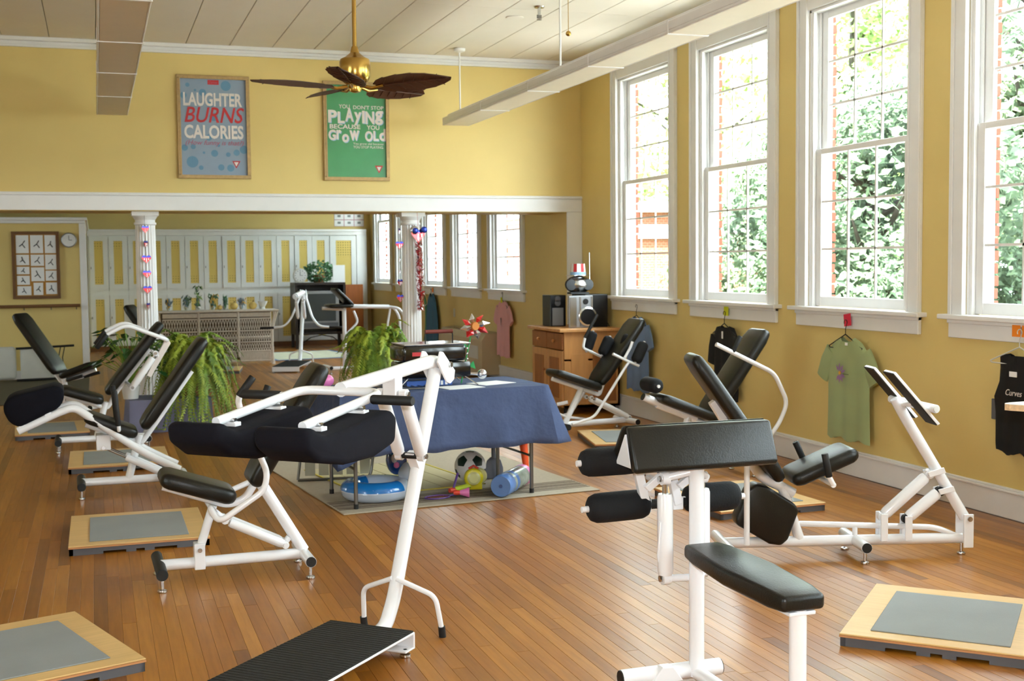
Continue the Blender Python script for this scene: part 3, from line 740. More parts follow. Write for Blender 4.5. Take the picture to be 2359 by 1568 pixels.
# front right: preacher pad machine with foam rollers
p = root('preacher_machine', 'white preacher curl machine at front right with black roof pad and four foam rollers', (1.955, 3.80, 0), -90)
tube(p, 'main_post', .027, [(0, 0, .05), (0, 0, .80)]); tube(p, 'seat_post', .0262, [(.653, 0, .05), (.653, 0, .462)])
tube(p, 'base_tube', .025, [(-.02, 0, .062), (.70, 0, .062)])
cross(p, -.02, .2, z=.066, r=.03, t0=-.28, t1=.10); cross(p, .70, .2, z=.066, r=.03)
MB().prism([(-.06, .045), (.06, .045), (.02, .10), (-.02, .10)], lambda a, z: (-.02, a - .12, z), lambda a, z: (.02, a - .12, z)).obj('gusset', 'white_enamel', p, bevel=.003)
pad(p, 'seat', (.03, 0, .505), (.69, 0, .487), .155, .058, w2=.165, mid=.195, bev=.014)
MB().box(.05, .12, -.045, .045, .462, .474).box(.58, .68, -.045, .045, .448, .46).obj('seat_bracket', 'white_enamel', p, bevel=.003)
tube(p, 'seat_rail', .014, [(0, 0, .455), (.653, 0, .445)])
for poly in ([(.0, .942), (.034, .942), (.092, .805), (.078, .790), (.046, .795)], [(-.002, .945), (-.03, .94), (-.135, .80), (-.13, .785), (-.10, .79)]):
    ext(p, 'arm_pad', 'black_vinyl', poly, -.272, .272, .0125, 60)
ext(p, 'pad_support', 'white_enamel', [(-.002, .915), (.050, .805), (-.080, .805)], -.2705, .2705, .001)
ext(p, 'pad_bracket', 'white_enamel', [(-.09, .81), (.06, .81), (.03, .785), (-.05, .785)], -.11, .11, .003)
for dt in (0, .125):
    def bar_(name, a, b, w_, h_):
        a, b = Vector(a), Vector(b); d = (b - a) / 2; u = Vector((1, 0, 0)); v = d.cross(u).normalized()
        return MB().obox((a + b) / 2, d, u * w_, v * h_).obj(name, 'white_enamel', p, bevel=.003)
    bar_('roller_arm', (-.10, -.185 + dt, .80), (-.125, -.135 + dt, .635), .013, .016)
    bar_('arm_brace', (-.09, -.15 + dt, .705), (-.05, -.06 + dt, .79), .012, .013)
    MB().box(-.165, -.12, -.155 + dt, -.115 + dt, .615, .66).obj('roller_block', 'white_enamel', p, bevel=.003)
    MB().box(-.13, -.09, -.20 + dt, -.165 + dt, .785, .83).obj('roller_block', 'white_enamel', p, bevel=.003)
bar = tube(p, 'roller_bar', .011, [(-.15, -.37, .636), (-.15, .27, .640)])
for t in (-.10, .02): MB().tube([(-.15, t - .025, .637), (-.15, t + .025, .637)], .018, 12).obj('bar_sleeve', 'black_rubber', bar, smooth=50)
roller(p, 'foam_roller', (-.15, -.345, .637), (-.15, -.115, .641), .053); roller(p, 'foam_roller', (-.15, .03, .645), (-.15, .245, .646), .053)
tube(p, 'roller_bar', .011, [(-.12, -.40, .805), (-.12, .30, .805)])
roller(p, 'foam_roller', (-.12, -.385, .806), (-.12, -.165, .806), .05); roller(p, 'foam_roller', (-.12, .07, .806), (-.12, .28, .806), .05)
piston(p, (-.045, -.10, .745), (-.04, -.10, .395), .0275, .15); piston(p, (-.08, .065, .735), (-.08, .065, .395), .026, .12)
tube(p, 'cylinder_arm', .013, [(-.04, -.11, .395), (-.02, 0, .395)]); tube(p, 'cylinder_arm', .013, [(-.08, .08, .395), (-.02, 0, .395)])
tube(p, 'cylinder_arm', .013, [(-.045, -.11, .745), (0, 0, .775)]); tube(p, 'cylinder_arm', .013, [(-.08, .08, .735), (0, 0, .775)])
tube(p, 'cable_guard', .004, [(-.02, -.13, .60), (-.045, -.128, .45), (-.02, -.09, .39)], 'W', .05)

# right: leg press with tilted foot plates
p = root('leg_press_machine', 'white leg press machine at right with two tilted foot plates on a slanted arm', (2.946, 5.443, 0), -15.67)
tube(p, 'base_tube', .027, [(0, 0, .085), (1.225, 0, .085)])
cross(p, .0, .18); cross(p, .675, .18)
foot(p, 1.225, 0, .06)
for t in (-.05, .05): plate(p, 'pivot_plate', 1.215, 1.265, .045, .215, t)
MB().tube([(1.243, -.065, .192), (1.243, .065, .192)], .013, 10).obj('pivot_bolt', 'chrome', p, smooth=40)
tube(p, 'post', .026, [(.39, 0, .10), (.30, 0, .37)]); tube(p, 'front_strut', .0145, [(.104, -.075, .09), (.104, -.075, .50)])
tube(p, 'strut_tie', .013, [(.104, -.075, .50), (.12, 0, .53)])
tube(p, 'back_frame', .026, [(.36, 0, .33), (.29, 0, .37), (.20, 0, .41), (.13, 0, .51), (-.05, 0, .80)], 'W', .08)
tube(p, 'rail', .0145, [(.385, 0, .175), (1.09, 0, .142), (1.20, 0, .095)], 'W', .08)
for s in (.675, .81, .93): tube(p, 'rail_stub', .013, [(s, 0, .09), (s, 0, .165)])
pad(p, 'seat', (.325, 0, .405), (.655, 0, .548), .28, .07); pad(p, 'backrest', (.275, 0, .41), (-.165, 0, 1.035), .285, .07)
MB().obox((.10, 0, .56), (.03, 0, -.045), (0, .03, 0), (.02, 0, .014)).obj('pad_bracket', 'white_enamel', p, bevel=.003); MB().obox((-.02, 0, .76), (.03, 0, -.045), (0, .03, 0), (.02, 0, .014)).obj('pad_bracket', 'white_enamel', p, bevel=.003)
hb = tube(p, 'handle_bar', .014, [(.50, -.2, .405), (.50, .2, .405)])
for t in (-.2, .2):
    s_ = tube(p, 'grip_stub', .013, [(.50, t, .405), (.475, t, .45)]); grip(s_, (.478, t, .445), (.425 if t > 0 else .455, t, .56), .017)
tube(p, 'press_arm', .027, [(1.24, 0, .19), (.93, 0, .70), (.875, 0, .80)], 'W', .05)
for t in (-.155, .125):
    k_ = .0
    fp = MB().prism([(.783, .948), (.795, .955), (1.016, .70), (1.004, .692)], lambda s, z: (s + k_, t - .07, z), lambda s, z: (s - k_, t + .07, z)).obj('foot_plate', 'white_enamel', p, bevel=.002)
    MB().prism([(.780, .944), (.785, .949), (1.003, .696), (.998, .691)], lambda s, z: (s + k_, t - .068, z), lambda s, z: (s - k_, t + .068, z)).obj('tread', 'tread_rubber', fp)
    tube(p, 'plate_bracket', .012, [(.90, t, .83), (.93, t * .6, .79), (.90, 0, .765)], 'W', .02)
cb = tube(p, 'cross_bar', .021, [(.985, -.25, .775), (.90, .12, .785)]); MB().tube([(.9865, -.256, .775), (.984, -.246, .775)], .017, 14).obj('end_cap', 'pot_white', cb)
piston(p, (1.05, -.01, .417), (.81, -.01, .205), .0295, .07); piston(p, (1.105, -.01, .328), (.935, -.01, .19), .0295, .06, black=True)
for (s0, z0, s1, z1) in ((1.05, .417, 1.105, .44), (1.105, .328, 1.155, .345)):
    for t in (-.04, .03): MB().obox(((s0 + s1) / 2, t, (z0 + z1) / 2), ((s1 - s0) / 2 + .014, 0, (z1 - z0) / 2), (0, .004, 0), (-.006, 0, .014)).obj('cylinder_lug', 'white_enamel', p, bevel=.003)
for s, z in ((.81, .225), (.935, .21)):
    for t in (-.045, .03): plate(p, 'cylinder_lug', s - .018, s + .018, .085, z, t)
q = MB().prism([(.115, .36), (.16, .39), (.215, .375), (.355, .285), (.375, .25), (.32, .105), (.285, .075), (.225, .085), (.06, .185), (.055, .215)], lambda s, z: (s, -.055, z), lambda s, z: (s, .06, z)).obj('knee_pad', 'black_vinyl', p, bevel=.03, seg=3, smooth=60)
tube(p, 'knee_pad_arm', .013, [(.22, 0, .24), (.35, 0, .22)])

# right, behind: leg curl with wall shadow
p = root('leg_curl_machine', 'white leg curl machine by the black top with a long angled side bar', (3.6, 7.65, 0), 0)
recliner_base(p, base=(0, .70), seat=((.02, .575), (.46, .40)), back=((.405, .415), (.84, 1.012)), post=((.16, .095), (.28, .44)), width=.27)
tube(p, 'thigh_beam', .027, [(-.07, 0, .575), (.33, 0, .405)])
MB().tube([(-.076, 0, .578), (-.066, 0, .573)], .025, 14).obj('end_cap', 'black_rubber', p)
roller(p, 'knee_roller', (-.01, -.11, .655), (-.01, .11, .655), .052)
tube(p, 'roller_post', .012, [(-.01, 0, .60), (-.01, 0, .655)])
for t in (-.22,):
    l = tube(p, 'side_bar', .0155, [(.37, t, .935), (.82, t, .722), (.925, t, .515), (.86, t, .37), (.62, t, .10)], 'W', .06)
    grip(l, (.495, t, .875), (.555, t, .985), .016)

# right, far: abductor with four upright foam rollers
p = root('thigh_machine', 'white thigh machine beside the pine cabinet with four upright black foam rollers', (3.72, 9.95, 0), 8)
recliner_base(p, base=(.06, .76), seat=((-.005, .555), (.45, .395)), back=((.44, .425), (.885, .985)), post=((.13, .10), (.30, .40)), width=.27)
for t in (-.2, .2):
    l = tube(p, 'lever_bar', .0125, [(.10, t * .9, .11), (.31, t, .16), (.62, t, .57), (.665, t, .625)], 'W', .06)
    tube(p, 'roller_bar', .0125, [(.50, t, .70), (.665, t, .625), (.76, t * 1.05, .585)], 'W', .02)
    g = tube(p, 'handle_bar', .0125, [(.53, t, .69), (.43, t, .73), (.455, t, .835)] if t > 0 else [(.62, t, .66), (.68, t, .75), (.70, t, .80)], 'W', .03)
    if t > 0: grip(g, (.45, t, .82), (.58, t, 1.03), .015)
for a, b in (((.49, .24, .70), (.56, .24, .872)), ((.57, .10, .67), (.652, .10, .828)), ((.68, -.05, .675), (.757, -.05, .85)), ((.732, -.20, .618), (.822, -.20, .788))): roller(p, 'foam_roller', a, b, .05)
piston(p, (.37, -.04, .31), (.76, -.04, .115), .024, .1); piston(p, (.37, .05, .31), (.76, .05, .115), .024, .1)
tube(p, 'foot_bar', .012, [(.0, -.14, .20), (.13, 0, .155), (.40, .1, .10)], 'W', .02)
tube(p, 'stay', .016, [(.16, .0, .28), (.08, .05, .26)])

# far room: a second squat machine, and a preacher bench with a long bar
squat('distant standing machine with side grips in front of the television cabinet', (2.80, 18.15, 0), R(-108.6), True)
p = root('bench_machine', 'distant machine with a small raised pad and a long horizontal white bar', (3.30, 16.9, 0), 5)
tube(p, 'post', .03, [(-.05, 0, .05), (-.05, 0, .92)]); tube(p, 'base_tube', .03, [(-.3, 0, .06), (.75, 0, .06)]); cross(p, -.3, .2); cross(p, .75, .2)
pad(p, 'arm_pad', (-.30, 0, .93), (.05, 0, .93), .35, .05); pad(p, 'arm_pad', (-.20, 0, 1.17), (.05, 0, .93), .33, .05)
tube(p, 'seat_tube', .022, [(-.36, 0, .90), (-.05, 0, .88)])
tube(p, 'long_bar', .03, [(.05, 0, .92), (.60, 0, .90)])
tube(p, 'curved_brace', .016, [(.06, -.1, .86), (.12, -.1, .70), (-.04, -.1, .55)], 'W', .06)
for t in (-.12, .12):
    l = tube(p, 'arm', .02, [(.60, 0, .90), (.72, t, .88), (.80, t, .74), (.80, t, .40)], 'W', .08); grip(l, (.80, t, .55), (1.02, t * 1.4, .60), .018)
tube(p, 'brace', .016, [(.62, 0, .88), (.55, 0, .50)])
# ------------------------------------------------------------------ step boards
def step_board(label, c, ang, w=.72, d=.84):
    p = thing('step_board', label, 'step board', (c[0], c[1], 0), R(ang))
    b = MB()
    # grey plastic base with cut-outs along its skirt
    for sy in (-1, 1):
        y0, y1 = sorted((sy * d / 2 * .985, sy * (d / 2 * .985 - .02)))
        b.box(-w / 2 * .99, w / 2 * .99, y0, y1, .014, .036)
        for k in (-.5, -.17, .0, .0, .17, .5): pass
        for a, c_ in ((-.495, -.26), (-.10, -.03), (.03, .10), (.26, .495)): b.box(a * w, c_ * w, y0, y1, 0, .0145)
    for sx in (-1, 1):
        x0, x1 = sorted((sx * w / 2 * .99, sx * (w / 2 * .99 - .02))); b.box(x0, x1, -d / 2 * .985, d / 2 * .985, 0, .036)
    b.box(-w / 2 * .97, w / 2 * .97, -d / 2 * .97, d / 2 * .97, .028, .036)
    b.obj('base', 'grey_plastic', p)
    MB().box(-w / 2, w / 2, -d / 2, d / 2, .036, .0435).obj('edge_ply', 'ply_edge', p)
    MB().box(-w / 2, w / 2, -d / 2, d / 2, .0435, .051).obj('deck', 'plywood', p, bevel=.0025, seg=1)
    MB().box(-w / 2 + .105, w / 2 - .105, -d / 2 + .08, d / 2 - .11, .051, .056).obj('rubber_mat', 'grey_mat', p, bevel=.002, seg=1)
step_board('step board in the bottom left corner, cut by the picture edge', (-.335, 4.94), 19, .72, .80)
step_board('step board on the left between the lever machine and the shin pad machine', (.182, 7.13), 0)
step_board('step board on the left under the far end of the shin pad machine', (.127, 9.82), 0)
step_board('step board at far left under the large navy shin pad', (-.42, 11.85), 3, .62)
step_board('step board in the bottom right corner below the leg press', (3.24, 4.08), -45, .72, .816)
step_board('step board on the right behind the knee pad of the leg press', (3.73, 6.71), 2)
step_board('step board half hidden behind the black preacher pad', (4.17, 9.34), -12)
step_board('small far step board at the foot of the wicker shelf', (1.62, 17.75), -10, .6, .7)

# ------------------------------------------------------------------ ceiling fan
fx, fy, fz = 1.63, 7.95, 2.735
p = thing('ceiling_fan', 'brass ceiling fan with five brown leaf shaped blades', 'fan', (fx, fy, 0))
MB().tube([(0, 0, fz + .15), (0, 0, ZC - .01)], .014, 12).obj('down_rod', 'brass', p, smooth=50)
MB().lathe([(.02, ZC - .07), (.05, ZC - .05), (.065, ZC - .005), (.065, ZC - .001)], n=24).obj('canopy', 'brass', p, smooth=40)
MB().lathe([(.02, fz - .075), (.06, fz - .07), (.085, fz - .05), (.10, fz - .02), (.10, fz + .07), (.094, fz + .088), (.06, fz + .105), (.03, fz + .13), (.02, fz + .17)], n=32).obj('motor', 'brass', p, smooth=35)
MB().lathe([(.012, fz - .125), (.035, fz - .118), (.045, fz - .09), (.04, fz - .07)], n=24).obj('hub_cap', 'brass', p, smooth=40)
for k, a in enumerate((178, 106, 34, -38, -110)):
    ca, sa_ = math.cos(R(a)), math.sin(R(a))
    def pt(r_, s_, z_): return (r_ * ca - s_ * sa_, r_ * sa_ + s_ * ca, z_)
    MB().tube([pt(.05, 0, fz - .085), pt(.12, 0, fz - .10), pt(.20, 0, fz - .085)], .011, 8).obj('blade_arm', 'brass', p, smooth=50)
    prof = [(.14, .03), (.18, .075), (.24, .105), (.25, .098), (.34, .12), (.35, .113), (.44, .118), (.45, .11), (.53, .095), (.54, .087), (.60, .06), (.66, .018)]
    up = []; n_ = len(prof); vs = []; fs = []
    def zc(r_, s_): return fz - .085 + .02 * math.sin((r_ - .14) * 4) - s_ * .30 - abs(s_) * .06
    for r_, h_ in prof: vs += [pt(r_, -h_, zc(r_, -h_)), pt(r_ + .012, 0, zc(r_, 0) + .006), pt(r_, h_, zc(r_, h_))]
    m0 = len(vs); vs += [(v[0], v[1], v[2] - .005) for v in vs]
    for i in range(n_ - 1):
        for j in (0, 1): q = i * 3 + j; fs += [(q, q + 1, q + 4, q + 3), (m0 + q + 3, m0 + q + 4, m0 + q + 1, m0 + q)]
        for j in (0, 2): q = i * 3 + j; fs.append((q, q + 3, m0 + q + 3, m0 + q))
    fs += [(0, 1, m0 + 1, m0), (1, 2, m0 + 2, m0 + 1)]
    bl = MB().add(vs, fs).obj('blade', 'blade_wood', p)
    ve = MB().tube([pt(.15, 0, zc(.15, 0) - .001), pt(.65, 0, zc(.65, 0) - .001)], .005, 6)
    for r_ in (.2, .27, .34, .41, .48, .55):
        for s_ in (-1, 1): ve.tube([pt(r_, 0, zc(r_, 0) - .003), pt(r_ + .05, s_ * .085 * (1 - (r_ - .3) ** 2 * 3), zc(r_, s_ * .08) - .003)], .0025, 5)
    ve.obj('blade_vein', 'blade_wood', bl)

# ------------------------------------------------------------------ fluorescent fixtures
def fixture(label, x, y1, z):
    p = thing('ceiling_light', label, 'light fixture', (x, y1, z)); L_ = 10.24; w = .136
    MB().box(-w, w, -L_, 0, .018, .075).box(-w * .62, w * .62, -L_ + .01, -.01, .075, .11).box(-w, -w + .012, -L_, 0, 0, .02).box(w - .012, w, -L_, 0, 0, .02).obj('housing', 'trim_white', p, bevel=.004, seg=1)
    n = 8; dl = L_ / n
    dm = MB().box(-w + .013, w - .013, .006, dl - .006, .001, .017).mesh('diffuser_panel', 'diffuser', bevel=.002, seg=1)
    for k in range(n): link('diffuser_panel', dm, None, p, (0, -L_ + k * dl, 0))
    for k in range(1, n): MB().box(-w - .003, w + .003, -L_ + k * dl - .010, -L_ + k * dl + .010, -.004, .08).obj('joint_strap', 'trim_white', p)
    for y in (-.17, -2.95, -6.2):
        r_ = MB().tube([(0, y, .10), (0, y, ZC - z - .02)], .008, 10).obj('hanger_rod', 'trim_white', p, smooth=50)
        MB().lathe([(.012, ZC - z - .045), (.055, ZC - z - .03), (.06, ZC - z - .004)], (0, y, 0), 20).obj('ceiling_cup', 'trim_white', r_, smooth=40)
fixture('long hanging fluorescent fixture along the windows', 3.47, 11.98, 2.88)
fixture('long hanging fluorescent fixture at upper left', .185, 11.88, 2.88)
p = thing('sprinkler_head', 'chrome sprinkler head on the ceiling above the window fixture', 'sprinkler', (3.55, 9.72, ZC))
MB().lathe([(.04, -.012), (.045, -.001)], n=20).obj('escutcheon', 'chrome', p); MB().lathe([(.012, -.075), (.014, -.012)], n=12).obj('stem', 'chrome', p); MB().box(-.02, .02, -.004, .004, -.10, -.07).lathe([(.02, -.112), (.022, -.108)], n=12).obj('deflector', 'steel_dark', p)
tag(MB().lathe([(.055, -.012), (.075, -.008), (.08, -.0015)], n=28).obj('ceiling_rosette', 'ceiling_paint', smooth=40, loc=(3.50, 10.2, ZC)), 'flat round cream rosette on the ceiling beside the sprinkler', 'rosette')
p = thing('pull_chain', 'thin brass pull chain with a ball, hanging beside the fixture rod', 'pull chain', (2.86, 7.3, 0))
MB().tube([(0, 0, 2.95), (0, 0, ZC - .01)], .0025, 6).obj('chain', 'brass', p); MB().sphere((0, 0, 2.935), .017).obj('ball', 'brass', p, smooth=60); MB().lathe([(.01, ZC - .03), (.03, ZC - .002)], n=16).obj('anchor', 'brass', p)

# ------------------------------------------------------------------ posters
def frame_rect(p, w, h, bw, name, m, depth=.03):
    mb = MB()
    for (x0, x1, z0, z1) in ((-w / 2, w / 2, h / 2 - bw, h / 2), (-w / 2, w / 2, -h / 2, -h / 2 + bw), (-w / 2, -w / 2 + bw, -h / 2 + bw, h / 2 - bw), (w / 2 - bw, w / 2, -h / 2 + bw, h / 2 - bw)):
        mb.box(x0, x1, -depth, 0, z0, z1)
    o = mb.obj(name, m, p, bevel=.004, seg=1)
    mb = MB(); b2 = bw * .35
    for (x0, x1, z0, z1) in ((-w / 2 + bw - b2, w / 2 - bw + b2, h / 2 - bw, h / 2 - bw + b2), (-w / 2 + bw - b2, w / 2 - bw + b2, -h / 2 + bw - b2, -h / 2 + bw), (-w / 2 + bw - b2, -w / 2 + bw, -h / 2 + bw, h / 2 - bw), (w / 2 - bw, w / 2 - bw + b2, -h / 2 + bw, h / 2 - bw)):
        mb.box(x0, x1, -depth - .006, -depth, z0, z1)
    mb.obj('frame_bead', m, o)
    return o
def letter(p, s, x, z, w, h, m, y=-.0125, name='lettering', **kw):
    me = text_mesh(s, m, w, h, **kw); o = link(name, me, None, p, (x, y, z)); o.rotation_euler = (R(90), 0, kw.get('tilt', 0)); return o
def triangle_mark(p, x, z, s):
    o = MB().prism([(-s, s * .85), (s, s * .85), (0, -s * .95)], lambda a, b_: (x + a, -.0125, z + b_), lambda a, b_: (x + a, -.0118, z + b_)).obj('triangle_mark', 'print_red', p)
    MB().prism([(-s * .55, s * .58), (s * .55, s * .58), (0, -s * .5)], lambda a, b_: (x + a, -.0135, z + b_), lambda a, b_: (x + a, -.0125, z + b_)).obj('mark_centre', 'print_white', o)
p = thing('framed_poster', 'framed blue poster reading LAUGHTER BURNS CALORIES', 'poster', (1.127, YP0 - .002, 2.838))
w, h = .69, .99
frame_rect(p, w, h, .035, 'frame', 'frame_gilt'); sh = MB().box(-w / 2 + .034, w / 2 - .034, -.012, -.003, -h / 2 + .034, h / 2 - .034).obj('print', 'poster_blue', p)
rg = random.Random(4)
for (x, z, r_) in ((-.24, .40, .02), (-.28, .30, .03), (-.10, .33, .034), (.12, .40, .048), (.17, .29, .03), (-.17, .35, .012), (-.2, -.19, .024), (-.10, -.245, .012), (.0, -.25, .033), (.13, -.26, .022), (.21, -.24, .03), (.28, -.21, .04), (-.21, -.335, .055), (-.13, -.39, .022), (.06, -.385, .03), (.15, -.39, .034), (.04, -.175, .014), (-.28, -.2, .03), (.0, .1, .04), (-.05, -.10, .03), (.1, -.08, .025), (-.03, .22, .03)):
    MB().lathe([(r_, -.0128), (r_, -.0120)], (x, 0, z), 22, axis='y').obj('dot', 'poster_blue_dot', sh)
letter(sh, 'LAUGHTER', -.005, .265, .555, .13, 'print_white', bold=.03, y=-.014); letter(sh, 'BURNS', .008, .118, .565, .15, 'print_red', bold=.012, shear=.25, y=-.014)
letter(sh, 'CALORIES', .0, -.045, .56, .132, 'print_white', bold=.03, y=-.014); letter(sh, '(How funny is that?)', .005, -.155, .55, .06, 'print_pink', shear=.3, y=-.014)
o = MB().box(-.05, .055, -.0132, -.0118, .408, .452).obj('top_tag', 'print_red', sh); letter(o, 'Curves', .002, .43, .08, .026, 'print_pink', shear=.3, y=-.0142)
triangle_mark(sh, .205, -.355, .04)
p = thing('framed_poster', 'framed green poster about not stopping playing, behind the fan', 'poster', (2.525, YP0 - .002, 2.833))
w, h = .67, .985
frame_rect(p, w, h, .035, 'frame', 'frame_gilt'); sh = MB().box(-w / 2 + .034, w / 2 - .034, -.012, -.003, -h / 2 + .034, h / 2 - .034).obj('print', 'poster_green', p)
def shadowed(s, x, z, ww, hh, **kw):
    letter(sh, s, x + .006, z - .006, ww, hh, 'print_blue', y=-.0135, **kw); letter(sh, s, x, z, ww, hh, 'print_white', y=-.0150, **kw)
letter(sh, 'YOU', -.12, .245, .11, .04, 'print_white', y=-.014, bold=.01); letter(sh, "DON'T STOP", .125, .24, .31, .038, 'print_white', y=-.014, bold=.01)
x = -.285
for ch, ww, hh, dz in (('P', .09, .125, 0), ('L', .07, .115, -.01), ('A', .085, .135, .02), ('y', .075, .125, -.015), ('I', .028, .125, 0), ('N', .09, .125, -.005), ('g', .085, .14, -.005)):
    shadowed(ch, x + ww / 2, .145 + dz, ww, hh, bold=.035); x += ww + .006
letter(sh, 'BECAUSE', -.115, .045, .31, .045, 'print_white', y=-.014, bold=.02); letter(sh, 'YOU', .17, .042, .13, .045, 'print_white', y=-.014, bold=.02)
x = -.285
for ch, ww, hh, dz in (('G', .075, .105, 0), ('r', .05, .095, .005), ('o', .07, .085, -.03), ('w', .10, .1, 0), (None, .045, 0, 0), ('O', .08, .105, -.005), ('L', .055, .1, 0), ('d', .07, .12, .01), ('.', .02, .02, -.05)):
    if ch: shadowed(ch, x + ww / 2, -.04 + dz, ww, hh, bold=.035)
    x += ww + .006
letter(sh, 'You grow old because', .12, -.125, .31, .028, 'print_white', y=-.014); letter(sh, 'YOU STOP PLAYING.', .12, -.155, .31, .026, 'print_white', y=-.014)
triangle_mark(sh, .225, -.375, .042)

# ------------------------------------------------------------------ the table with the blue cloth and what is on and under it
TC, TA = Vector((2.02, 7.68, 0)), R(5)
tm = Matrix.Translation(TC) @ Matrix.Rotation(TA, 4, 'Z')
def T(x, y, z=0): return tm @ Vector((x, y, z))
HL, HD, TZ = .69, .34, .705
p = thing('folding_table', 'folding table with grey steel legs under the blue cloth', 'table', TC, TA)
MB().box(-HL, HL, -HD, HD, TZ - .025, TZ).obj('tabletop', 'wood_brown', p)
for x in (-.58, .60):
    for y in (-.28, .28):
        l = MB().tube([(x, y, .03), (x, y, TZ - .025)], .0125, 12).obj('leg', 'steel_dark', p, smooth=50); MB().tube([(x, y, .0088), (x, y, .038)], .015, 12).obj('leg_tip', 'black_rubber', l, smooth=50)
    MB().tube([(x, -.28, .25), (x, .28, .25)], .008, 8).obj('leg_brace', 'steel_dark', p)
# cloth: top sheet and a hanging skirt with folds
vs = []; fs = []; rg = random.Random(3)
per = []
N = 40
def edge_pt(u):
    L1, L2 = 2 * HL, 2 * HD; tot = 2 * (L1 + L2); d = u * tot
    if d < L1: return (-HL + d, -HD, 0, -1)
    d -= L1
    if d < L2: return (HL, -HD + d, 1, 0)
    d -= L2
    if d < L1: return (HL - d, HD, 0, 1)
    d -= L1; return (-HL, HD - d, -1, 0)
N = 160; rows = 9
for i in range(N):
    x, y, nx_, ny_ = edge_pt(i / N)
    cnr = min(abs(abs(x) - HL), 9) + min(abs(abs(y) - HD), 9)
    cn = max(0, 1 - cnr / .12)
    sx_, sy_ = math.copysign(1, x), math.copysign(1, y)
    drop = .36 + .006 * math.sin(i * .35) + .003 * math.sin(i * .9) + .07 * cn * (1 if x < 0 else .1)
    for r_ in range(rows):
        k = r_ / (rows - 1)
        wav = (.006 * math.sin(i * .35) + .003 * math.sin(i * .8 + 1)) * k
        fl_ = .012 + .05 * k + wav
        px = x + nx_ * fl_ + cn * sx_ * .05 * k; py = y + ny_ * fl_ + cn * sy_ * .05 * k
        if nx_: px += .045 * k
        vs.append((px, py, TZ + .006 - (0 if r_ == 0 else .006) - drop * k))
for i in range(N):
    for r_ in range(rows - 1): a = i * rows + r_; b_ = ((i + 1) % N) * rows + r_; fs.append((a, b_, b_ + 1, a + 1))
fs.append(tuple(i * rows for i in range(N)))
o = MB().add(vs, fs).obj('tablecloth', 'cloth_blue', smooth=40, loc=TC, rotz=TA)
sm = o.modifiers.new('thickness', 'SOLIDIFY'); sm.thickness = .002; sm.offset = 1
tag(o, 'blue cloth draped over the folding table', 'tablecloth')
# portable grill
p = thing('portable_grill', 'black portable grill with a red wooden handle standing on the blue cloth', 'grill', T(.03, .05, TZ + .008), TA)
MB().box(-.225, .235, -.14, .14, .055, .155).obj('body', 'gloss_black', p, bevel=.015, smooth=40)
MB().box(-.23, .20, -.145, .145, .16, .265).obj('lid', 'gloss_black', p, bevel=.02, seg=3, smooth=40)
MB().box(-.22, .235, -.135, .135, .265, .275).obj('tray', 'pin_silver', p, bevel=.004)
hd = MB().tube(bend([(-.03, 0, .27), (-.03, 0, .34), (.16, 0, .34), (.16, 0, .27)], .02), .004, 8).obj('handle_wire', 'black_rubber', p, smooth=50); MB().tube([(-.03, 0, .345), (.16, 0, .345)], .013, 12).obj('handle', 'handle_red', p, smooth=50)
MB().box(-.17, -.10, -.147, -.144, .20, .225).obj('badge', 'print_red', p)
for z in (.24, .205, .17): MB().sphere((.20, -.155, z), .008).obj('knob', 'chrome', p, smooth=60)
MB().tube([(.235, -.10, .07), (.30, -.12, .065)], .009, 10).sphere((.315, -.125, .065), .032).obj('valve_knob', 'pin_silver', p, smooth=60)
for sx in (-1, 1):
    for sy in (-1, 1): MB().tube([(sx * .19, sy * .12, .06), (sx * .27, sy * .17, .002)], .004, 8).obj('wire_leg', 'chrome', p, smooth=50)
p = thing('pinwheel', 'pinwheel flower with red and silver foil petals beside the grill', 'pinwheel', T(.235, .02, TZ + .01), TA)
MB().tube([(0, 0, 0), (.075, -.02, .36)], .005, 8).obj('stick', 'pin_green', p, smooth=50)
hc = Vector((.08, -.04, .375))
for k in range(8):
    a = k * math.pi / 4 + .2; d = Vector((math.cos(a), -.15, math.sin(a) * .8)); e = Vector((-math.sin(a), -.35, math.cos(a) * .8)); 
    mb = MB(); mb.add([hc + d * .02, hc + d * .06 + e * .03, hc + d * .11, hc + d * .06 - e * .022 + Vector((0, .012, 0)), hc + d * .06 + Vector((0, -.018, 0))], [(0, 1, 4), (1, 2, 4), (2, 3, 4), (3, 0, 4)]); mb.obj('petal', 'pin_red' if k % 2 else 'pin_silver', p)
MB().lathe([(.025, -.03), (.03, -.012)], hc, 16, axis='y').obj('hub', 'pin_orange', p)
for z, s_ in ((.24, -1), (.11, 1)): MB().add([(0.03 + .02, 0, z), (.05 + s_ * .035, -.01, z + .035), (.05 + s_ * .05, -.01, z - .02)], [(0, 1, 2)]).obj('leaf', 'pin_green', p)
tag(MB().box(-.16, .15, -.10, .10, 0, .035).obj('flat_box', ['box_blue'], loc=T(.0, .06, TZ + .0095), rotz=TA, bevel=.002), 'flat blue and white box lying under the grill', 'box')
b_ = bpy.data.objects['flat_box']
mb = MB()
for k in range(5): mb.box(-.02 + k * .03, -.004 + k * .03, -.1012, -.10, .004, .031)
mb.obj('white_stripe', 'paper_white', b_)
for lab, x, y, a in (('white sheet of paper at the right end of the blue cloth', .42, -.05, 18), ('white sheet of paper beside the grill legs on the blue cloth', .14, -.20, 8)):
    tag(MB().box(-.13, .13, -.10, .10, 0, .002).obj('paper_sheet', 'paper_white', loc=T(x, y, TZ + .0075), rotz=TA + R(a)), lab, 'paper')
p = thing('wire_rack', 'dark flat wire rack lying on the blue cloth', 'rack', T(-.22, -.1, TZ + .012), TA)
mb = MB()
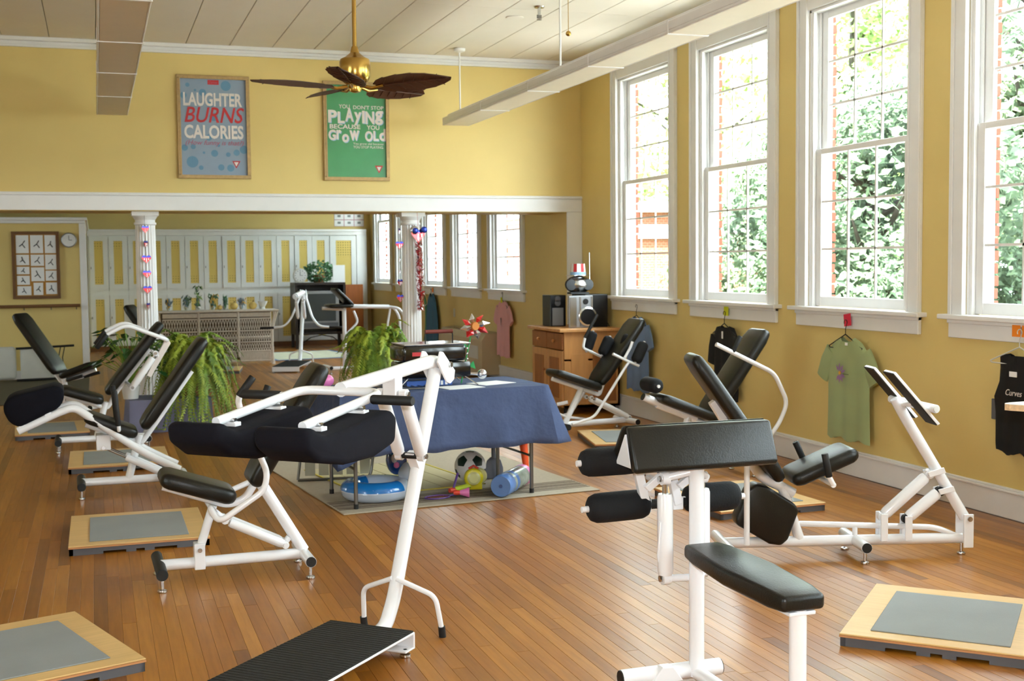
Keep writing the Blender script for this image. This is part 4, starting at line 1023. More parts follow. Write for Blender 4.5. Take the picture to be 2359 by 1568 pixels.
for k in range(9): mb.tube([(-.18 + k * .045, -.12, .004), (-.18 + k * .045, .12, .004)], .003, 6)
mb.obj('bars', 'steel_dark', p); MB().tube(bend([(-.19, -.125, .004), (.19, -.125, .004), (.19, .125, .004), (-.19, .125, .004), (-.19, -.125, .004)], .02), .004, 8).obj('rim', 'steel_dark', p)
# striped rug
p = thing('area_rug', 'sand coloured rug with brown stripe bands under the folding table', 'rug', (2.10, 8.58, 0), R(6))
RW, RD = 1.75, 2.55
MB().box(-RW / 2, RW / 2, -RD / 2, RD / 2, .001, .008).obj('pile', 'rug_sand', p, bevel=.003, seg=1)
for e in (-1, 1):
    for k, ww in enumerate((.018, .028, .018, .034, .018, .028, .018)):
        y = e * (RD / 2 - .13 - k * .042); MB().box(-RW / 2 + .01, RW / 2 - .01, y - ww / 2, y + ww / 2, .008, .0086).obj('stripe', 'rug_brown', p)
p = thing('beach_mat', 'straw beach mat with yellow edging lying on the rug', 'mat', (1.93, 8.35, .0088), R(10))
mb = MB(); W2 = .42
for k in range(6): mb.box(-W2 + k * .14, -W2 + k * .14 + .134, -.55, .60, 0, .004)
mb.obj('straw', 'straw_mat', p); MB().box(-W2 - .015, -W2, -.57, .62, 0, .006).box(W2, W2 + .015, -.57, .62, 0, .006).box(-W2 - .015, W2 + .015, -.57, -.55, 0, .006).obj('edging', 'yellow_trim', p)
# inflatable ring with an animal head
p = thing('swim_ring', 'blue and white inflatable swim ring with a toy head under the table', 'pool toy', (1.66, 7.66, .0095), R(10))
def torus(mb, Rr, r_, cz, nu=40, nv=14, a0=0, a1=360, mi=0, sy=1, lo=0, hi=360):
    vs = []; fs = []; n1 = nu + (0 if a1 - a0 >= 360 else 1)
    for i in range(n1):
        a = R(a0 + (a1 - a0) * i / nu)
        for j in range(nv + 1):
            b_ = R(lo + (hi - lo) * j / nv); wr = 1 + .02 * math.sin(i * 1.7)
            vs.append(((Rr + r_ * wr * math.cos(b_)) * math.cos(a), sy * (Rr + r_ * wr * math.cos(b_)) * math.sin(a), cz + r_ * math.sin(b_)))
    for i in range(nu):
        for j in range(nv): q = i * (nv + 1) + j; w_ = ((i + 1) % n1) * (nv + 1) + j; fs.append((q, w_, w_ + 1, q + 1))
    mb.add(vs, fs, mi)
mb = MB(); torus(mb, .165, .062, .058); mb.obj('ring', 'toy_pale', p, smooth=70)
mb = MB(); torus(mb, .165, .0635, .059, a0=95, a1=300, lo=5, hi=178); mb.obj('blue_panel', 'toy_blue', p, smooth=70)
hd = MB().sphere((.17, .06, .22), .085, sz=1.15, sx=.8).obj('toy_head', 'toy_navy', p, smooth=70)
MB().sphere((.20, -.005, .145), .05, sz=1.4, sx=.9).obj('toy_chest', 'toy_pale', p, smooth=70); MB().sphere((.215, .10, .28), .035, sx=.6).sphere((.12, .02, .29), .03, sx=.6).obj('toy_ear', 'toy_blue', hd, smooth=70)
MB().sphere((.135, -.02, .20), .02, sy=.5).obj('toy_cheek', 'toy_pink', hd, smooth=60); MB().sphere((.125, -.012, .245), .022, sz=1.5, sy=.4).obj('toy_eye', 'toy_pale', hd, smooth=60)
# soccer ball
p = thing('soccer_ball', 'white soccer ball with dark patches under the table', 'ball', (2.385, 7.98, .118))
ico = bmesh.new(); bmesh.ops.create_icosphere(ico, subdivisions=4, radius=.108); base = bmesh.new(); bmesh.ops.create_icosphere(base, subdivisions=1, radius=1)
dirs = [v.co.normalized() for v in base.verts if len(v.link_edges) == 5][:12]
me = bpy.data.meshes.new('ball_skin'); ico.to_mesh(me); me.materials.append(MATS['ball_white']); me.materials.append(MATS['ball_black'])
for f in me.polygons: f.material_index = 1 if max(f.center.normalized().dot(d) for d in dirs) > .945 else 0; f.use_smooth = True
ico.free(); base.free(); link('ball_skin', me, None, p)
p = thing('toy_lantern', 'yellow round toy lantern in front of the soccer ball', 'toy', (2.33, 7.72, .009), R(-14))
MB().lathe([(.055, -.03), (.064, -.022), (.064, .022), (.055, .03)], (0, 0, .075), 28, axis='y').box(-.055, .055, -.03, .03, 0, .04).obj('case', 'toy_yellow', p, smooth=40, bevel=.004); MB().lathe([(.03, -.037), (.044, -.031)], (0, 0, .075), 24, axis='y').obj('lens', 'toy_lens', p)
MB().lathe([(.05, .03), (.058, .055), (.04, .062)], (.035, 0, .075), 24, axis='y').obj('back_shell', 'toy_lens', p, smooth=50); MB().tube([(-.03, .01, .135), (0, 0, .155), (.03, .01, .135)], .008, 8).obj('carry_loop', 'toy_red', p, smooth=50)
p = thing('racket', 'small purple badminton racket lying on the rug', 'racket', (2.02, 7.50, .012), R(12))
MB().tube([(.085 * math.cos(a * .3), .055 * math.sin(a * .3), .004) for a in range(22)], .0045, 8).obj('hoop', 'toy_purple', p); mb = MB()
for k in range(-5, 6): mb.tube([(k * .0145, -.05 * math.sqrt(max(0, 1 - (k * .17) ** 2)), .004), (k * .0145, .05 * math.sqrt(max(0, 1 - (k * .17) ** 2)), .004)], .0008, 4)
mb.obj('strings', 'toy_red', p); MB().tube([(.085, 0, .004), (.20, 0, .008)], .006, 8).obj('shaft', 'toy_purple', p)
p = thing('shuttlecock', 'pink and orange shuttlecock beside the racket', 'shuttlecock', (2.12, 7.47, .012), R(-15))
MB().lathe([(.013, 0), (.016, .02), (.014, .04)], (0, 0, .03), 16, axis='x').obj('cork', 'toy_red', p, smooth=50); MB().lathe([(.014, .04), (.034, .10), (.032, .10)], (0, 0, .03), 16, axis='x').obj('skirt', 'toy_pink', p, smooth=40)
p = thing('shuttlecock', 'lime and purple feather toy behind the pink shuttlecock', 'toy', (2.13, 7.60, .012), R(20))
MB().lathe([(.015, 0), (.018, .02), (.014, .05)], (0, 0, .02), 14, axis='x').obj('tip', 'toy_red', p, smooth=50); MB().lathe([(.014, .04), (.024, .14), (.006, .17)], (0, 0, .025), 14, axis='x').obj('body', 'toy_lime', p, smooth=40); MB().tube([(.03, 0, .03), (.09, .03, .12)], .008, 8).obj('tail', 'toy_purple', p)
p = thing('shovel', 'dark grey plastic shovel leaning behind the table leg', 'shovel', (2.58, 8.04, .009), R(0))
MB().prism([(-.062, 0), (.062, 0), (.066, .07), (.05, .125), (.02, .15), (-.02, .15), (-.05, .125), (-.066, .07)], lambda a, z: (a, .0 + z * .12, z), lambda a, z: (a, .012 + z * .12, z)).obj('blade', 'shovel_grey', p, bevel=.004); MB().tube([(0, .02, .14), (0, .05, .45)], [.017, .011], 10).obj('handle', 'shovel_grey', p, smooth=50)
p = thing('toy_bat', 'bright orange plastic bat leaning by the right table leg', 'bat', (2.735, 7.80, .004))
MB().tube([(0, 0, 0), (0, .01, .06), (-.02, .03, .3), (-.035, .05, .42)], [.014, .017, .030, .026], 14).obj('barrel', 'bat_orange', p, smooth=50); MB().tube([(-.035, .05, .42), (-.045, .06, .50)], [.026, .02], 14).obj('cap', 'gourd', p, smooth=50)
# rolled foam mat in its sleeve
p = thing('rolled_mat', 'rolled blue foam mat in a printed clear sleeve under the table', 'rolled mat', (2.40, 7.36, .082), R(53))
MB().lathe([(.012, 0), (.066, 0), (.072, .012), (.072, .10), (.066, .11), (.06, .115)], n=28, axis='x').obj('foam_end', 'roll_blue', p, smooth=35); MB().lathe([(.068, .11), (.070, .13), (.070, .45), (.066, .47), (.02, .47)], n=28, axis='x').obj('sleeve', 'wrap_print', p, smooth=35)
MB().lathe([(.0705, .145), (.0715, .15), (.0715, .19), (.0705, .195)], n=28, axis='x').obj('band', 'roll_blue', p, smooth=35); MB().lathe([(.012, -.001), (.013, .002)], n=14, axis='x').obj('core', 'toy_navy', p); MB().lathe([(.0706, .40), (.0716, .405), (.0716, .45), (.0706, .455)], n=28, axis='x').obj('end_band', 'toy_pink', p, smooth=35)
# folded lawn chair
p = thing('lawn_chair', 'folded aluminium lawn chair with pale webbing left of the table', 'chair', (1.52, 8.42, .009), R(-8))
MB().tube(bend([(-.24, -.02, .01), (.26, -.02, .01), (.30, .02, .30), (-.20, .02, .30), (-.24, -.02, .01)], .05), .010, 10).obj('frame', 'steel_dark', p, smooth=50)
MB().tube(bend([(-.10, .06, .13), (.30, .06, .13), (.30, .06, .20), (-.05, .06, .24)], .04), .010, 10).obj('arm_frame', 'chrome', p, smooth=50); mb = MB()
for k in range(5): mb.box(-.19 + k * .095, -.12 + k * .095, .02, .023, .03, .28)
mb.obj('webbing', 'chair_web', p)
tag(MB().sphere((0, 0, .05), .05, sx=1.3, sz=.9).obj('pink_toy', 'toy_pink', smooth=60, loc=T(-.66, .12, TZ + .01)), 'small pink soft toy at the left end of the cloth', 'toy')

# ------------------------------------------------------------------ pine cabinet and the stereo on it
p = thing('pine_cabinet', 'pine cabinet on casters in the corner by the opening', 'cabinet', (4.60, 11.66, 0))
cw, cd = .36, .44
MB().box(-.27, .32, -cd, -cd + .02, .07, .815).box(-.27, .32, cd - .02, cd, .07, .815).box(.30, .32, -cd, cd, .07, .815).box(-.27, .32, -cd, cd, .07, .095).box(-.27, .32, -cd, cd, .53, .55).obj('carcass', 'pine', p)
MB().box(-.33, .34, -cd - .04, cd + .04, .815, .845).obj('top', 'pine', p, bevel=.005)
for y0, y1 in ((-cd + .01, -.005), (.005, cd - .01)):
    d_ = MB().box(-.292, -.27, y0, y1, .64, .80).obj('drawer', 'pine_dark', p, bevel=.004); MB().sphere((-.305, (y0 + y1) / 2, .72), .016).obj('knob', 'pine', d_, smooth=60)
    d_ = MB().box(-.292, -.27, y0, y1, .09, .63).obj('door', 'pine', p, bevel=.004); MB().box(-.297, -.292, y0 + .08, y1 - .08, .16, .56).obj('raised_panel', 'pine_dark', d_, bevel=.003); MB().sphere((-.305, y1 - .04 if y0 < 0 else y0 + .04, .42), .014).obj('knob', 'pine_dark', d_, smooth=60)
MB().box(-.20, -.02, -cd - .004, -cd, .12, .60).obj('side_panel', 'pine', p, bevel=.002); MB().box(.03, .28, -cd - .004, -cd, .12, .60).obj('side_panel', 'pine_dark', p, bevel=.002)
for x in (-.24, .28):
    for y in (-cd + .05, cd - .05): MB().lathe([(.03, -.012), (.032, 0), (.03, .012)], (x, y, .032), 16, axis='x').tube([(x, y, .04), (x, y, .07)], .012, 8).obj('caster', 'black_rubber', p, smooth=40)
zt = .846
p = thing('stereo', 'silver and black stereo with round speaker on the pine cabinet', 'stereo', (4.66, 11.62, zt))
MB().box(-.02, .23, -.18, .18, 0, .33).obj('main_body', 'black_plastic', p, bevel=.006)
MB().box(-.20, .06, -.20, -.18, 0, .32).obj('front_panel', 'silver_plastic', p, bevel=.006)
MB().lathe([(.085, -.012), (.098, -.006), (.098, .004)], (.0, -.20, .11), 28, axis='y').obj('speaker_ring', 'chrome', p, smooth=40); MB().lathe([(.02, -.006), (.08, -.014)], (.0, -.20, .11), 28, axis='y').obj('speaker_cone', 'black_plastic', p)
MB().lathe([(.028, -.006), (.03, 0)], (-.02, -.20, .26), 20, axis='y').obj('dial', 'black_plastic', p); MB().box(-.19, -.12, -.206, -.20, .01, .30).box(-.085, -.07, -.206, -.2, .01, .31).box(.04, .055, -.206, -.2, .01, .31).obj('trim_bar', 'chrome', p)
p = thing('stereo_speaker', 'narrow black stereo speaker left of the stereo on the cabinet', 'speaker', (4.47, 11.88, zt))
MB().box(-.08, .09, -.12, .12, 0, .32).obj('cabinet_box', 'black_plastic', p, bevel=.006); MB().box(-.06, .06, -.126, -.12, .01, .19).obj('grille', 'silver_plastic', p)
for z in (.24, .28): MB().lathe([(.03, -.006), (.033, 0)], (0, -.12, z), 18, axis='y').obj('tweeter', 'grey_plastic', p)
p = thing('boombox', 'round silver boombox with a raised antenna on top of the stereo', 'radio', (4.64, 11.62, zt + .332))
MB().sphere((0, 0, .095), .10, sx=1.45, sy=.8, sz=.92).obj('shell', 'chrome', p, smooth=70); 
for x in (-.10, .085): MB().lathe([(.055, -.008), (.06, .02)], (x, -.062, .095), 24, axis='y').obj('speaker', 'black_plastic', p)
MB().box(-.10, .10, -.05, .05, 0, .02).obj('foot_base', 'black_plastic', p); MB().tube([(.135, .02, .12), (.145, .05, .42)], .003, 6).obj('antenna', 'chrome', p)
p = thing('party_hat', 'red white and blue striped party hat on top of the boombox', 'hat', (4.64, 11.62, zt + .332 + .187))
for k in range(12):
    a0, a1 = k * math.pi / 6, (k + 1) * math.pi / 6
    MB().add([(.078 * math.cos(a0), .078 * math.sin(a0), .03), (.078 * math.cos(a1), .078 * math.sin(a1), .03), (.07 * math.cos(a1), .07 * math.sin(a1), .12), (.07 * math.cos(a0), .07 * math.sin(a0), .12)], [(0, 1, 2, 3)]).obj('stripe', 'print_red' if k % 2 else 'paper_white', p)
MB().lathe([(.074, .12), (.02, .121)], n=24).obj('crown', 'paper_white', p); MB().lathe([(.081, .0), (.081, .035), (.078, .036)], n=24).obj('band', 'print_blue', p); MB().lathe([(.05, -.001), (.125, 0), (.125, .005), (.08, .006)], n=28).obj('brim', 'foil_silver', p)
tag(MB().tube(bend([(0, 0, 0), (.02, .01, .05), (.05, .02, .02), (.06, .03, .0)], .02), .004, 6).obj('cable', 'black_rubber', loc=(4.86, 11.45, zt + .002)), 'short black cable on the cabinet beside the stereo', 'cable')
# ------------------------------------------------------------------ clothes on hangers below the windows (wall normal is -x; y runs along the wall)
def hanger(label, y, zhook, m='black_plastic', w=.20, x=W - .065):
    p = thing('clothes_hanger', label, 'hanger', (x, y, zhook))
    MB().tube([(.02 * math.cos(a) * 0, .018 * math.cos(a), -.018 + .018 * math.sin(a)) for a in [i * .35 - .6 for i in range(12)]] + [(0, 0, -.06), (0, 0, -.10)], .0028, 6).obj('hook', m, p)
    MB().tube(bend([(0, 0, -.10), (0, -w, -.19), (0, -w + .01, -.20), (0, w - .01, -.20), (0, w, -.19), (0, 0, -.10)], .015), .004, 6).obj('shoulders', m, p)
def garment(name, label, y, ztop, outline, m, x=W - .055, th=.035, waves=(3, .008), seed=1, neck=None, cat='shirt'):
    """outline: half profile [(half width, z below the shoulder)] for the torso as a folded sheet with soft ripples"""
    p = thing(name, label, cat, (x, y, ztop))
    vs = []; fs = []; n = 17; rg = random.Random(seed); ph = rg.uniform(0, 6)
    for side in (-1, 1):
        for hw, z in outline:
            for i in range(n):
                u = -1 + 2 * i / (n - 1); k = min(1, -z / .5)
                bulge = math.sqrt(max(0, 1 - u * u)); d = th / 2 * (.35 + .65 * bulge) if abs(u) < .999 else 0
                rip = waves[1] * math.sin(u * waves[0] * 3.14 + ph) * k
                zz = z
                if neck and z > -.001 and abs(u * hw) < neck[0]: zz = z - (neck[1] if side < 0 else neck[1] * .45) * math.cos(u * hw / neck[0] * math.pi / 2)
                if z < -.4: zz += .012 * math.sin(u * 7 + ph)
                vs.append((side * d + rip, u * hw, zz))
    rws = len(outline)
    for s_ in (0, 1):
        for r_ in range(rws - 1):
            for i in range(n - 1): a = s_ * rws * n + r_ * n + i; fs.append((a, a + 1, a + n + 1, a + n))
    for r_ in range(rws - 1):
        for i in (0, n - 1): a = r_ * n + i; b_ = rws * n + a; fs.append((a, a + n, b_ + n, b_))
    MB().add(vs, fs).obj('body', m, p, smooth=60)
    return p
def sleeves(p, m, y0, z0, y1, z1, wid=.16, th=.05):
    for sg in (-1, 1):
        MB().tube([(0, sg * y0, z0 - .03), (.0, sg * (y0 + (y1 - y0) * .5), (z0 + z1) / 2), (0, sg * y1, z1)], [wid * .42, wid * .46, wid * .42], 12).obj('sleeve', m, p, smooth=60)
        o = bpy.data.objects[p.children[-1].name]; o.scale = (.28, 1, 1)
TEE = [(.08, 0), (.16, -.03), (.235, -.10), (.245, -.22), (.245, -.40), (.25, -.58), (.255, -.71)]
hanger('black hanger holding the green shirt under the third window', 7.29, 1.085)
p = garment('t_shirt', 'sage green T-shirt with a purple flower hanging under the third window', 7.27, .965, TEE, 'tee_green', neck=(.075, .075), seed=2); sleeves(p, 'tee_green', .20, -.07, .315, -.30)
MB().box(-.028, -.026, -.03, .0, -.055, -.035).obj('neck_label', 'paper_white', p)
mb = MB()
for a in (20, 55, 95, 130, 235, 265, 300, 335):
    d = Vector((0, -math.cos(R(a)), math.sin(R(a)))); e = Vector((0, -math.sin(R(a)), -math.cos(R(a)))); c = Vector((-.028, .06, -.25)); mb.add([c + d * .012, c + d * .04 + e * .011, c + d * .072, c + d * .04 - e * .011], [(0, 1, 2, 3)])
mb.obj('petals', 'purple_petal', p); MB().lathe([(.014, -.003), (.014, .0)], (-.026, .06, -.25), 14, axis='x').obj('flower_centre', 'flower_yellow', p); MB().box(-.0285, -.0275, -.045, .02, -.256, -.252).obj('stem', 'leaf_dark', p)
hanger('black hanger holding the blue shirt under the first window', 10.76, 1.09)
p = garment('t_shirt', 'blue T-shirt hanging behind the thigh machine', 10.76, .975, TEE, 'tee_blue', neck=(.075, .07), seed=5); sleeves(p, 'tee_blue', .20, -.07, .30, -.30)
hanger('black hanger with the black top under the second window', 9.02, 1.085)
p = garment('black_top', 'black top with a ragged hem behind the leg curl machine', 9.02, .98, [(.06, 0), (.15, -.03), (.21, -.10), (.20, -.3), (.21, -.55), (.2, -.62)], 'tee_black', neck=(.08, .09), seed=6, cat='top'); sleeves(p, 'tee_black', .18, -.08, .235, -.34)
MB().box(-.03, -.028, -.012, .012, -.12, -.06).obj('price_tag', 'paper_white', p)
mb = MB()
for k in range(5): mb.add([(-.02, .16 + k * .018, -.42), (-.02, .178 + k * .018, -.42), (-.02, .172 + k * .018, -.52 - .015 * (k % 2))], [(0, 1, 2)])
mb.obj('fringe', 'tee_black', p)
hanger('white hanger holding the black tank top at the right picture edge', 5.60, 1.10, 'plastic_white', .235)
p = garment('tank_top', 'black tank top with white script on a white hanger at right', 5.58, .975, [(.10, 0), (.185, -.03), (.18, -.10), (.185, -.18), (.225, -.27), (.21, -.36), (.205, -.55), (.20, -.585)], 'tee_black', neck=(.12, .13), seed=8, cat='tank top')
letter_o = link('script', text_mesh('Curves', 'print_white', .13, .035, shear=.3), None, p, (-.0235, .045, -.235)); letter_o.rotation_euler = (R(90), 0, R(-90))
MB().box(-.026, -.024, .02, .08, -.145, -.115).obj('label_patch', 'paper_white', p)
hanger('hanger with the pink shirt beyond the opening', 14.86, 1.13)
p = garment('t_shirt', 'pink T-shirt hanging on the far wall beside the heater', 14.86, 1.02, TEE, 'tee_pink', neck=(.075, .07), seed=9); sleeves(p, 'tee_pink', .20, -.07, .33, -.28)
mb = MB().add([(-.03, .03, -.22), (-.03, -.01, -.22), (-.03, .01, -.33)], [(0, 1, 2)]); mb.obj('motif', 'grey_plastic', p)
hanger('hanger with the teal top beyond the white column', 18.38, 1.12)
p = garment('t_shirt', 'dark teal top hanging beyond the white column', 18.38, 1.04, [(.08, 0), (.17, -.05), (.25, -.15), (.33, -.35), (.34, -.6), (.35, -.76)], 'top_teal', neck=(.07, .10), seed=10, cat='top')
tag(MB().tube(bend([(W - .06, 18.98, 1.02), (W - .06, 18.78, .98), (W - .06, 18.68, .7), (W - .06, 18.72, .45), (W - .06, 18.80, .30)], .1), .022, 10).obj('green_strap', 'cord_green', smooth=50), 'green and yellow strap hanging beside the teal top', 'strap')
for lab, y, z, s_, m, a, cat in (('yellow note behind the hanger hook under the second window', 9.03, 1.085, .038, 'note_yellow', 0, 'note'), ('red note on the apron above the green shirt', 7.30, 1.083, .042, 'note_red', -8, 'note'),
                            ('orange note on the apron at the right picture edge', 5.652, 1.088, .033, 'note_orange', 0, 'note'), ('orange note beside the other orange one above the tank top', 5.575, 1.088, .033, 'note_orange', 0, 'note'), ('small orange note above the teal top', 18.36, 1.10, .04, 'note_orange', 0, 'note'), ('yellow tag above the pink shirt', 14.82, 1.03, .035, 'note_yellow', 0, 'note')):
    o = MB().box(-.0015, .0, -s_, s_, -s_, s_).obj('sticky_note', m, loc=(W - (.043 if z > 1.04 else .09), y, z)); o.rotation_euler = (R(a), 0, 0); tag(o, lab, cat)
tag(MB().box(-.012, 0, -.035, .035, -.06, .06).obj('wall_plate', 'grey_plastic', bevel=.003, loc=(W, 5.85, .62)), 'grey wall plate low on the yellow wall', 'outlet')
tag(MB().box(-.008, 0, -.04, .04, -.06, .06).obj('wall_plate', 'plastic_white', bevel=.003, loc=(W, 17.3, .78)), 'pale wall plate above the heater', 'outlet')
# near counter corner at the right edge
p = thing('counter', 'chipboard counter corner at the right picture edge', 'counter', (3.36, 3.92, 0))
CP = [(.012, .012), (.0, .0), (.004, -.022), (.03, -.062), (.50, -.69), (1.0, -.38), (.98, .14), (.12, .028), (.04, .022)]
MB().prism(CP, lambda x, y: (x, y, .905), lambda x, y: (x, y, .928)).obj('core', 'chip_edge', p); MB().prism(CP, lambda x, y: (x, y, .928), lambda x, y: (x, y, .931)).obj('laminate', 'counter_top', p)
MB().box(.45, .51, -.30, -.24, 0, .905).obj('support', 'chip_edge', p)
# wall heater in the far room
p = thing('wall_heater', 'beige wall unit with a slotted top under the far windows', 'heater', (W, 16.2, 0))
MB().prism([(0, .05), (-.26, .05), (-.26, .50), (-.20, .58), (0, .60)], lambda x, z: (x, -1.05, z), lambda x, z: (x, 1.05, z)).obj('cabinet', 'beige_metal', p, bevel=.006)
mb = MB()
for k in range(14): mb.obox((-.115, -.55 + k * .08, .592), (.07, 0, -.008), (0, .025, 0), (0, 0, .002))
mb.obj('grille', 'grille_dark', p); MB().box(-.265, -.26, -.9, -.5, .25, .42).obj('panel', 'plastic_white', p)

# ------------------------------------------------------------------ plants
def fern(name, label, loc, nf, rad, h, m1, m2, droop, seed, stand, potz, cat='plant', start=.10):
    p = thing(name, label, cat, (loc[0], loc[1], 0)); rg = random.Random(seed)
    parts = [MB(), MB()]
    for k in range(nf):
        a = rg.uniform(0, 2 * math.pi); L_ = rad * rg.uniform(.55, 1.1); up_ = h * rg.uniform(.3, 1.0); dr = droop * rg.uniform(.45, 1.1) if k % 4 else up_ * rg.uniform(.2, .7)
        d = Vector((math.cos(a), math.sin(a), 0)); sd = Vector((-d.y, d.x, 0)); mb = parts[rg.random() < .45]; cv = rg.gauss(0, .12); ns = 26; prev = None
        for i in range(ns):
            t = i / (ns - 1); q = d * (L_ * (t ** .75)) * (1 if t < .7 else 1 - (t - .7) * .3) + Vector((0, 0, potz + start + up_ * math.sin(min(1, t * 1.7) * 1.5) - dr * max(0, t - .25) ** 1.3 * 1.6))
            q += sd * (cv * t * t) + Vector((rg.gauss(0, .004), rg.gauss(0, .004), 0)); q.z = max(q.z, .04)
            wd = .062 * (1.08 - t) * (1 if t > .12 else .4) + .006
            if prev is not None:
                dd = (q - prev)
                for sg in (-1, 1):
                    for f in (0, .5):
                        c = prev + dd * f; tip = c + sd * (sg * wd * rg.uniform(.8, 1.1)) + dd.normalized() * wd * .45 - Vector((0, 0, wd * rg.uniform(.1, .6))); e = dd.normalized() * .009
                        mb.add([c - e, c + e, tip + e * .4], [(0, 1, 2)])
                mb.add([prev - sd * .0016, prev + sd * .0016, q + sd * .0016, q - sd * .0016], [(0, 1, 2, 3)])
            prev = q
    parts[0].obj('fronds', m1, p); parts[1].obj('fronds', m2, p)
    if stand: MB().lathe([(.09, potz - .16), (.12, potz), (.13, potz + .01), (.125, potz + .02), (.11, potz + .02)], n=24).obj('pot', stand, p, smooth=40); MB().lathe([(.02, potz + .005), (.112, potz + .006)], n=24).obj('soil', 'soil', p)
    return p
p = thing('plant_stand', 'low plant stand under a grey lilac drape at the left column', 'plant stand', (.60, 11.72, 0), R(3))
vs = []; fs = []; N = 96; rows = 6
for i in range(N):
    u = i / N * 4; sx_ = .36; sy_ = .24; k = int(u); f = u - k
    x, y = [(-sx_ + 2 * sx_ * f, -sy_), (sx_, -sy_ + 2 * sy_ * f), (sx_ - 2 * sx_ * f, sy_), (-sx_, sy_ - 2 * sy_ * f)][k]
    for r_ in range(rows): t = r_ / (rows - 1); fo = 1 + t * (.03 + .05 * math.sin(i * .9)); vs.append((x * fo, y * fo, .30 - .296 * t))
for i in range(N):
    for r_ in range(rows - 1): a = i * rows + r_; b_ = ((i + 1) % N) * rows + r_; fs.append((a, a + 1, b_ + 1, b_))
fs.append(tuple(i * rows for i in range(N)))
MB().add(vs, fs).obj('drape', 'drape_lilac', p, smooth=50); MB().box(-.33, .33, -.2, .2, .05, .295).obj('crate', 'wood_brown', p)
fern('potted_fern', 'large yellow green fern spilling over the draped stand at left', (.82, 11.70), 230, .50, .52, 'leaf_fern', 'leaf_fern_b', .95, 5, 'pot_terracotta', .465, start=.02)
p = thing('potted_lily', 'dark green leafy plant in a white pot left of the large fern', 'plant', (.27, 11.62, .305))
MB().lathe([(.065, 0), (.085, .12), (.092, .125), (.085, .13), (.075, .128)], n=24).obj('pot', 'pot_white', p, smooth=40); MB().lathe([(.01, .115), (.078, .116)], n=20).obj('soil', 'soil', p)
rg = random.Random(8); mb = MB(); st = MB()
for k in range(70):
    a = rg.uniform(0, 6.283); L_ = rg.uniform(.12, .38); z_ = rg.uniform(.14, .62) * (1 - L_ * .6); d = Vector((math.cos(a), math.sin(a), 0)); c = d * L_ * .75 + Vector((0, 0, .12 + z_)); e = Vector((-d.y, d.x, .2 * rg.uniform(-1, 1)))
    ln = rg.uniform(.10, .17); tip = d * ln + Vector((0, 0, -ln * rg.uniform(.1, .8))); mb.add([c, c + tip * .4 + e * ln * .28 + Vector((0, 0, .01)), c + tip, c + tip * .4 - e * ln * .28 + Vector((0, 0, .01)), c + tip * .45 - Vector((0, 0, .008))], [(0, 1, 4), (1, 2, 4), (2, 3, 4), (3, 0, 4)])
    st.tube([(0, 0, .12), d * L_ * .3 + Vector((0, 0, .1 + z_ * .7)), c], .003, 4)
mb.obj('leaves', 'leaf_dark', p); st.obj('stems', 'leaf_fern_b', p)
p2 = fern('potted_fern', 'second green fern behind the grill at the foot of the right column', (2.40, 10.95), 230, .40, .42, 'leaf_fern_b', 'leaf_fern', .85, 9, 'pot_terracotta', .60, start=.02)
p = thing('plant_pedestal', 'wooden pedestal under the fern behind the grill', 'plant stand', (2.40, 10.95, 0))
MB().box(-.15, .15, -.15, .15, .41, .438).obj('top', 'pine_dark', p, bevel=.004)
for sx in (-1, 1):
    for sy in (-1, 1): MB().box(sx * .12 - .015, sx * .12 + .015, sy * .12 - .015, sy * .12 + .015, 0, .41).obj('leg', 'pine_dark', p)

# ------------------------------------------------------------------ far room: lockers
YL = 22.9
p = thing('locker_bank', 'row of white built in lockers with yellow perforated panels along the far wall', 'lockers', (0, YL, 0))
x0, x1 = -.13, 4.85
MB().box(x0, x1, .02, .14, 0, 2.06).obj('carcass', 'locker_white', p); MB().box(x0, x1, -.02, .03, 2.05, 2.115).box(x0, x1, -.045, .03, 2.115, 2.16).obj('cornice', 'trim_white', p, bevel=.004, seg=1); MB().box(x0, x1, -.005, .02, 0, .09).obj('plinth', 'wood_brown', p)
MB().box(4.66, 4.85, -.03, .05, 0, 2.05).obj('end_stile', 'locker_white', p)
pit = .3275; n = 13; bx = -.10
hdl = MB().box(-.005, .005, -.014, 0, -.02, .02).mesh('latch', 'steel_dark')
for k in range(n):
    xa = bx + k * pit; wd = pit - .012
    for (z0, z1) in ((1.10, 2.03), (.10, 1.00)):
        d_ = 0.0; pr = .012 if (k in (7, 8) and z0 > 1) or k == 11 else 0.0
        f = MB().box(xa, xa + .085, -.002 - pr, .02, z0, z1).box(xa + wd - .085, xa + wd, -.002 - pr, .02, z0, z1).box(xa + .085, xa + wd - .085, -.002 - pr, .02, z0, z0 + .09).box(xa + .085, xa + wd - .085, -.002 - pr, .02, z1 - .075, z1).obj('door', 'locker_white', p)
        MB().box(xa + .083, xa + wd - .083, .006 - pr, .012, z0 + .08, z1 - .07).obj('yellow_panel', 'locker_yellow', f)
        link('latch', hdl, None, f, (xa + .025, -.002 - pr, z0 + (.38 if z0 > 1 else .5)))
f = MB().box(4.16, 4.27, -.012, .02, .1, 2.03).box(4.56, 4.66, -.012, .02, .1, 2.03).box(4.27, 4.56, -.012, .02, .1, .2).box(4.27, 4.56, -.012, .02, 1.95, 2.03).obj('wide_door', 'locker_white', p); MB().box(4.26, 4.57, .002, .01, .19, 1.96).obj('yellow_panel', 'locker_yellow', f)
p = thing('certificates', 'white sheet of six small certificates above the far lockers', 'certificate', (4.56, YF - .002, 2.335))
for i in range(3):
    for j in range(2):
        c = MB().box(-.28 + i * .19, -.10 + i * .19, -.006, -.002, -.115 + j * .125, .0 + j * .125).obj('certificate', 'paper_white', p); MB().box(-.22 + i * .19, -.16 + i * .19, -.007, -.006, -.07 + j * .125, -.03 + j * .125).obj('print', 'grey_mat', c)
